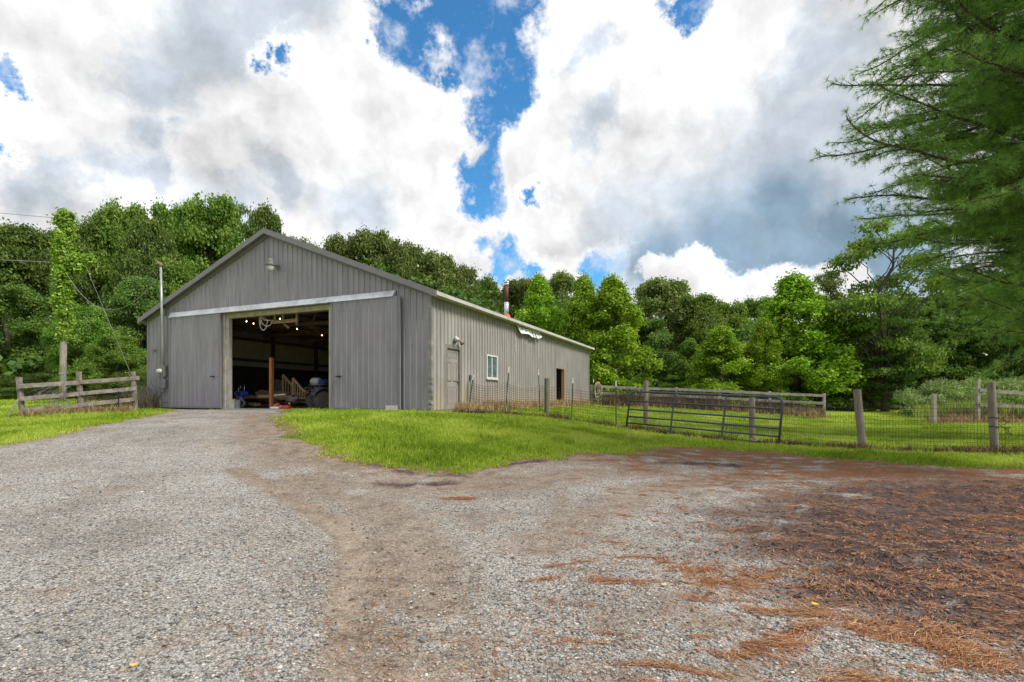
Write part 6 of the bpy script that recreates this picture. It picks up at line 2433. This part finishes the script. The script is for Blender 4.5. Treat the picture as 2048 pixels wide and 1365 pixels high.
# the depth of the wood: one mass behind the trees one can tell apart
def woodland():
    g = np.random.default_rng(77)
    cl = []
    for k in range(1500):
        px = g.uniform(-350, 2500)
        Y = g.uniform(47, 64)
        X = (px - CX) / F * Y
        skyl = np.interp(px, [-350, 0, 100, 300, 450, 560, 620, 780, 900, 1000, 1200, 1320, 1450, 1700, 1800, 2500], [480, 470, 480, 450, 430, 460, 500, 490, 530, 575, 590, 590, 625, 640, 600, 560]) + 14
        hmax = H + (CY - skyl) * Y / F
        z = g.uniform(-.3, hmax - .8) if g.random() < .75 else g.uniform(-.3, 2.5)
        s = g.uniform(.9, 1.7)
        cl.append((X, Y, z, s, s * .8))
    for k in range(300):      # shaded understorey further forward
        left = g.random() < .5
        px = g.uniform(-200, 640) if left else g.uniform(1190, 2300)
        Y = g.uniform(31, 42) if left else g.uniform(41, 47)
        X = (px - CX) / F * Y
        s = g.uniform(.6, 1.2)
        cl.append((X, Y, g.uniform(0.0, 2.6), s, s * .8))
    V, T, tone = leaf_cloud(cl, 15, 12, .42, .40, 78, low=-.4)
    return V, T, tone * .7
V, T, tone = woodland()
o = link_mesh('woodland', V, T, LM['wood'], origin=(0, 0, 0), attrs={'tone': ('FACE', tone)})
tag(o, 'shaded mass of leaves deep in the wood behind the nearer trees', 'woodland', kind='stuff')

# vine on the pole
g = np.random.default_rng(31)
cl = []
for t in np.linspace(.36, 1.0, 40):
    c = pb_.lerp(pt_, t)
    r = np.interp(t, [.36, .45, .62, .72, .80, .88, 1.0], [.08, .20, .30, .33, .38, .31, .31])
    cl.append((c.x + g.normal(0, .07), c.y - .05 + g.normal(0, .07), c.z + .05, r, .26))
for k in range(9):
    c = pb_.lerp(pt_, .76)
    cl.append((c.x + .35 + .10 * k * .9, c.y + g.normal(0, .1), c.z + g.normal(-.1, .22) + .1, .26, .22))
V, T, tone = leaf_cloud(cl, 30, 13, .13, .10, 32, low=-.9, out=.9)
o = link_mesh('climbing_vine', V, T, leaf_mat('vine_leaf', (0.12, 0.21, 0.025), (0.32, 0.45, 0.06), (0.56, 0.60, 0.14)), attrs={'tone': ('FACE', tone)}, origin=tuple(pb_))
tag(o, 'dense green vine wrapped around the upper utility pole', 'vine')

# pale weedy mound behind the right fence
g = np.random.default_rng(41)
cl = []
for k in range(150):
    px = g.uniform(1800, 2200)
    Y = g.uniform(29.5, 35)
    X = (px - CX) / F * Y
    top = np.interp(px, [1790, 1830, 1880, 1960, 2100, 2200], [800, 775, 762, 760, 760, 775])
    hm = H + (CY - top) * Y / F
    z0 = gz(X, Y)
    z = z0 + (hm - z0) * g.random() ** .6 * (1 if Y > 31 else .6) - .25
    cl.append((X, Y, z, .45, .34))
V, T, tone = leaf_cloud(cl, 36, 18, .12, .17, 42, low=-.3, upn=.1)
mnd = thing('weedy_mound', 'pale sage green weedy mound behind the lone square fence post', 'bush', (26, 32, -.6))
link_mesh('foliage', V, T, LM['pale'], mnd, attrs={'tone': ('FACE', tone)})
xs_, ys_, zs_ = [], [], []
for c in cl:
    if c[2] > 0.0:
        k = 16
        xs_.append(c[0] + g.normal(0, .35, k)); ys_.append(c[1] + g.normal(0, .3, k)); zs_.append(np.full(k, c[2] + .05))
xs_, ys_, zs_ = map(np.concatenate, (xs_, ys_, zs_))
P, T = blades(xs_, ys_, zs_, g.uniform(.3, .62, len(xs_)), .028, .25)
link_mesh('seed_heads', P, T, blade_mat('seed_head', (0.12, 0.15, 0.06), (0.30, 0.30, 0.16), (0.52, 0.42, 0.36)), mnd, attrs={'tone': ('FACE', np.repeat(g.random(len(xs_)), 2))})

# tall yellow green weeds in front of the mound and along the plank fences
def tall_weeds(pts, n, hw, h0, h1, w, tone0, seed):
    g = np.random.default_rng(seed)
    xx, yy = along(poly(pts), n, hw)
    h = (h0 + (h1 - h0) * g.random(len(xx)) ** 1.4) * (0.4 + 1.0 * fbm(xx, yy, .9, 3))
    P, T = blades(xx, yy, turf_z(xx, yy), h, w, .35)
    return P, T, np.repeat(np.clip(tone0 + g.normal(0, .2, len(xx)), 0, 1), 2)
parts = [tall_weeds([(1830, 836), (1900, 838), (2060, 836), (2200, 834)], 12000, .8, .3, 1.1, .03, .6, 51)]
V = np.vstack([p[0] for p in parts]); T = parts[0][1]; tn = parts[0][2]
o = link_mesh('tall_grass', V, T, blade_mat('tall_grass_blade', (0.10, 0.17, 0.02), (0.25, 0.36, 0.05), (0.50, 0.50, 0.16)), origin=(0, 0, 0), attrs={'tone': ('FACE', tn)})
tag(o, 'tall yellow green grass in front of the weedy mound', 'grass', kind='stuff')
parts = [tall_weeds([(1200, 812), (1300, 815), (1440, 822), (1560, 830), (1648, 836)], 4200, .35, .3, 1.15, .022, .35, 52),
         tall_weeds([(1870, 845), (1960, 843), (2060, 846), (2200, 846)], 1600, .3, .3, 1.1, .02, .35, 53),
         tall_weeds([(150, 824), (280, 820), (300, 819)], 700, .25, .2, .8, .016, .35, 54)]
V, T, tn, k = [], [], [], 0
for a, b_, c in parts:
    V.append(a); T.append(b_ + k); tn.append(c); k += len(a)
o = link_mesh('dead_stalks', np.vstack(V), np.vstack(T), blade_mat('dead_stalk', (0.045, 0.032, 0.02), (0.15, 0.105, 0.06), (0.36, 0.27, 0.16)), origin=(0, 0, 0), attrs={'tone': ('FACE', np.concatenate(tn))})
tag(o, 'tall dead brown weed stalks standing along the plank fences', 'weeds', kind='stuff')

# dead creeper at the barn's left corner
def twiggy(name, label, cat, centre, spread, hgt, n, seed, m, r=.008):
    g = random.Random(seed)
    mb = MB()
    for k in range(n):
        p = Vector(centre) + Vector((g.uniform(-1, 1) * spread[0], g.uniform(-1, 1) * spread[1], 0))
        d = Vector((g.uniform(-.6, .6), g.uniform(-.4, .4), 1)).normalized()
        pts = [p.copy()]
        L = hgt * g.uniform(.4, 1.0)
        for i in range(7):
            d = (d + Vector((g.uniform(-.5, .5), g.uniform(-.35, .35), g.uniform(-.35, .25)))).normalized()
            p = p + d * L / 7
            pts.append(p.copy())
        mb.tube(pts, [r * (1 - i / 9) for i in range(8)], 4, cap=False)
    return tag(mb.build(name, m), label, cat)
m_twig = mat('dead_twig', (0.13, 0.105, 0.085), 0.9, var=.3)
q = B(BW - .35, -.12, 0); q.z = gz(q.x, q.y)
twiggy('dead_creeper', 'dead brown creeper on the left corner of the barn front', 'creeper', q, (.40, .06), 1.9, 90, 61, m_twig, .011)
q = gpt(283, 20.3)
twiggy('bramble', 'tangled brown bramble at the right end of the rail fence', 'bramble', q, (.40, .2), 1.4, 70, 62, m_twig)
q = W2 + Vector((-.8, -.1, 0))
twiggy('dead_weed', 'bare dark weed stems on the wire fence behind the gate', 'weed', q, (.35, .05), 1.0, 16, 63, m_twig, .007)
q = W1 + Vector((-.3, -.1, 0))
twiggy('dead_weed', 'thin dark weed stems at the left post behind the gate', 'weed', q, (.35, .05), .9, 12, 64, m_twig, .006)

# ------------------------------------------------------------------ white pine
m_needle = leaf_mat('pine_needle', (0.100, 0.200, 0.055), (0.290, 0.500, 0.110), (0.50, 0.66, 0.24), trans=.4)
m_pinebark = mat('pine_bark', (0.075, 0.058, 0.050), 0.95, var=0.3, scale=8, bump=0.4)


def make_pine(seed, n_whorl, z0, z1, rad, trunk_h, az=None, per=6, step=.04, nn=17, W_=.0038, mt=None):
    g = np.random.default_rng(seed)
    root = bpy.data.objects.new('pine_tree', None)
    COL.objects.link(root)
    ORG[root.name] = np.zeros(3)
    mb = MB()
    mb.tube([Vector((0, 0, -.3)), Vector((0, 0, trunk_h * .3)), Vector((.1, 0, trunk_h * .7)), Vector((.05, 0, trunk_h))], [.30, .24, .14, .03], 12)
    mb.build('trunk', m_pinebark, root, smooth=True)
    mb = MB()
    tuft, tdir = [], []

    def twig(p, d, L, r, depth):
        n = max(3, int(L / .12))
        pts = [p.copy()]
        q = p.copy()
        d = d.copy()
        for i in range(n):
            d = d + g.normal(0, .07, 3) + np.array([0, 0, .006 if depth == 0 else .030])
            d /= np.linalg.norm(d)
            q = q + d * L / n
            pts.append(q.copy())
        mb.tube([Vector(x) for x in pts], [r * (1 - .75 * i / n) for i in range(n + 1)], 4 if depth else 5, cap=False)
        return pts, d

    for w in range(n_whorl):
        zz = z0 + (z1 - z0) * (w + g.uniform(-.3, .3)) / n_whorl
        rr = rad(zz)
        for b_ in range(per):
            a = (az[0] + (az[1] - az[0]) * (b_ + g.uniform(.1, .9)) / per) if az else g.uniform(0, 6.283)
            L = rr * g.uniform(.72, 1.05)
            d = np.array([math.cos(a), math.sin(a), g.uniform(-.08, .20)])
            d /= np.linalg.norm(d)
            pts, dd = twig(np.array([0, 0, zz]), d, L, .016 + .006 * L, 0)
            n = len(pts)
            side = np.cross(dd, [0, 0, 1]); side /= np.linalg.norm(side)
            s = 1
            for i in range(int(n * .22), n):
                for rep in range(2):
                    s = -s
                    f = 1 - (i / n)
                    l2 = (0.22 + 1.25 * f * min(1, L / 4)) * g.uniform(.55, 1.1)
                    loc = pts[i] - pts[i - 1]; loc /= np.linalg.norm(loc)
                    d2 = loc * .72 + side * s * g.uniform(.5, .95) + np.array([0, 0, g.uniform(-.28, .18)])
                    d2 /= np.linalg.norm(d2)
                    if g.random() < .24: continue
                    p2, e2 = twig(pts[i], d2, l2, .007, 1)
                    m = len(p2)
                    for j in range(1, m):
                        if l2 > .5 and j > m * .25 and g.random() < .85:
                            l3 = .12 + .34 * g.random() * (1.1 - j / m)
                            sd3 = np.cross(p2[j] - p2[j - 1], [0, 0, 1]); sd3 /= np.linalg.norm(sd3) + 1e-9
                            d3 = (p2[j] - p2[j - 1]) / np.linalg.norm(p2[j] - p2[j - 1]) * .7 + sd3 * (1 if g.random() < .5 else -1) * .8 + np.array([0, 0, g.uniform(-.25, .2)])
                            d3 /= np.linalg.norm(d3)
                            mb.tube([Vector(p2[j]), Vector(p2[j] + d3 * l3)], [.004, .002], 3, cap=False)
                            for t in (.5, 1.0):
                                tuft.append(p2[j] + d3 * l3 * t); tdir.append(d3)
                        if j > m * .5:
                            tuft.append(p2[j]); tdir.append((p2[j] - p2[j - 1]) / np.linalg.norm(p2[j] - p2[j - 1]))
            for i in range(int(n * .55), n):
                tuft.append(pts[i]); tdir.append(dd)
    mb.build('boughs', m_pinebark, root)
    T0, D0 = np.array(tuft), np.array(tdir)
    n = len(T0)
    ti = np.repeat(np.arange(n), nn)
    m = len(ti)
    d = D0[ti] * .75 + unit(m, g) * .85
    d /= np.linalg.norm(d, axis=1, keepdims=True)
    L = g.uniform(.085, .135, m)[:, None]
    base = T0[ti] - D0[ti] * (g.random(m) * step)[:, None]
    sdv = np.cross(d, unit(m, g)); sdv /= np.linalg.norm(sdv, axis=1, keepdims=True) + 1e-9
    tip = base + d * L; tip[:, 2] -= L[:, 0] * .12
    V = np.stack([base - sdv * W_, base + sdv * W_, tip + sdv * .0014, tip - sdv * .0014], 1).reshape(-1, 3)
    Fq = np.arange(m * 4).reshape(-1, 4)
    tone = np.clip(np.repeat(.42 + g.normal(0, .17, n), nn) + g.normal(0, .12, m), 0, 1)
    link_mesh('needles', V, Fq, mt or m_needle, root, attrs={'tone': ('FACE', tone)})
    print('pine tufts', n)
    return root


prad = lambda z: float(np.interp(z, [1.0, 2.6, 3.4, 4.3, 5.3, 8.5, 11.5, 15], [2.6, 2.9, 3.1, 3.9, 5.2, 5.0, 4.4, 1.5]))
pine = make_pine(5, 16, 2.5, 11.5, prad, 15.5, az=(R(95), R(245)), per=7)
pine.location = (11.2, 9.0, -1.0)
tag(pine, 'near white pine whose long feathery boughs reach in from the right', 'pine tree', 'white pines')
pine2 = make_pine(8, 16, 2.6, 12.0, lambda z: float(np.interp(z, [1, 2.6, 4, 8, 14], [3.2, 3.6, 4.1, 4.0, 1.5])), 15, per=8, nn=13, W_=.0060, mt=leaf_mat('dark_pine_needle', (0.075, 0.140, 0.040), (0.190, 0.330, 0.070), (0.34, 0.45, 0.13), trans=.2))
pine2.location = (17.2, 15.2, -.9)
tag(pine2, 'second darker pine further back at the right edge', 'pine tree', 'white pines')
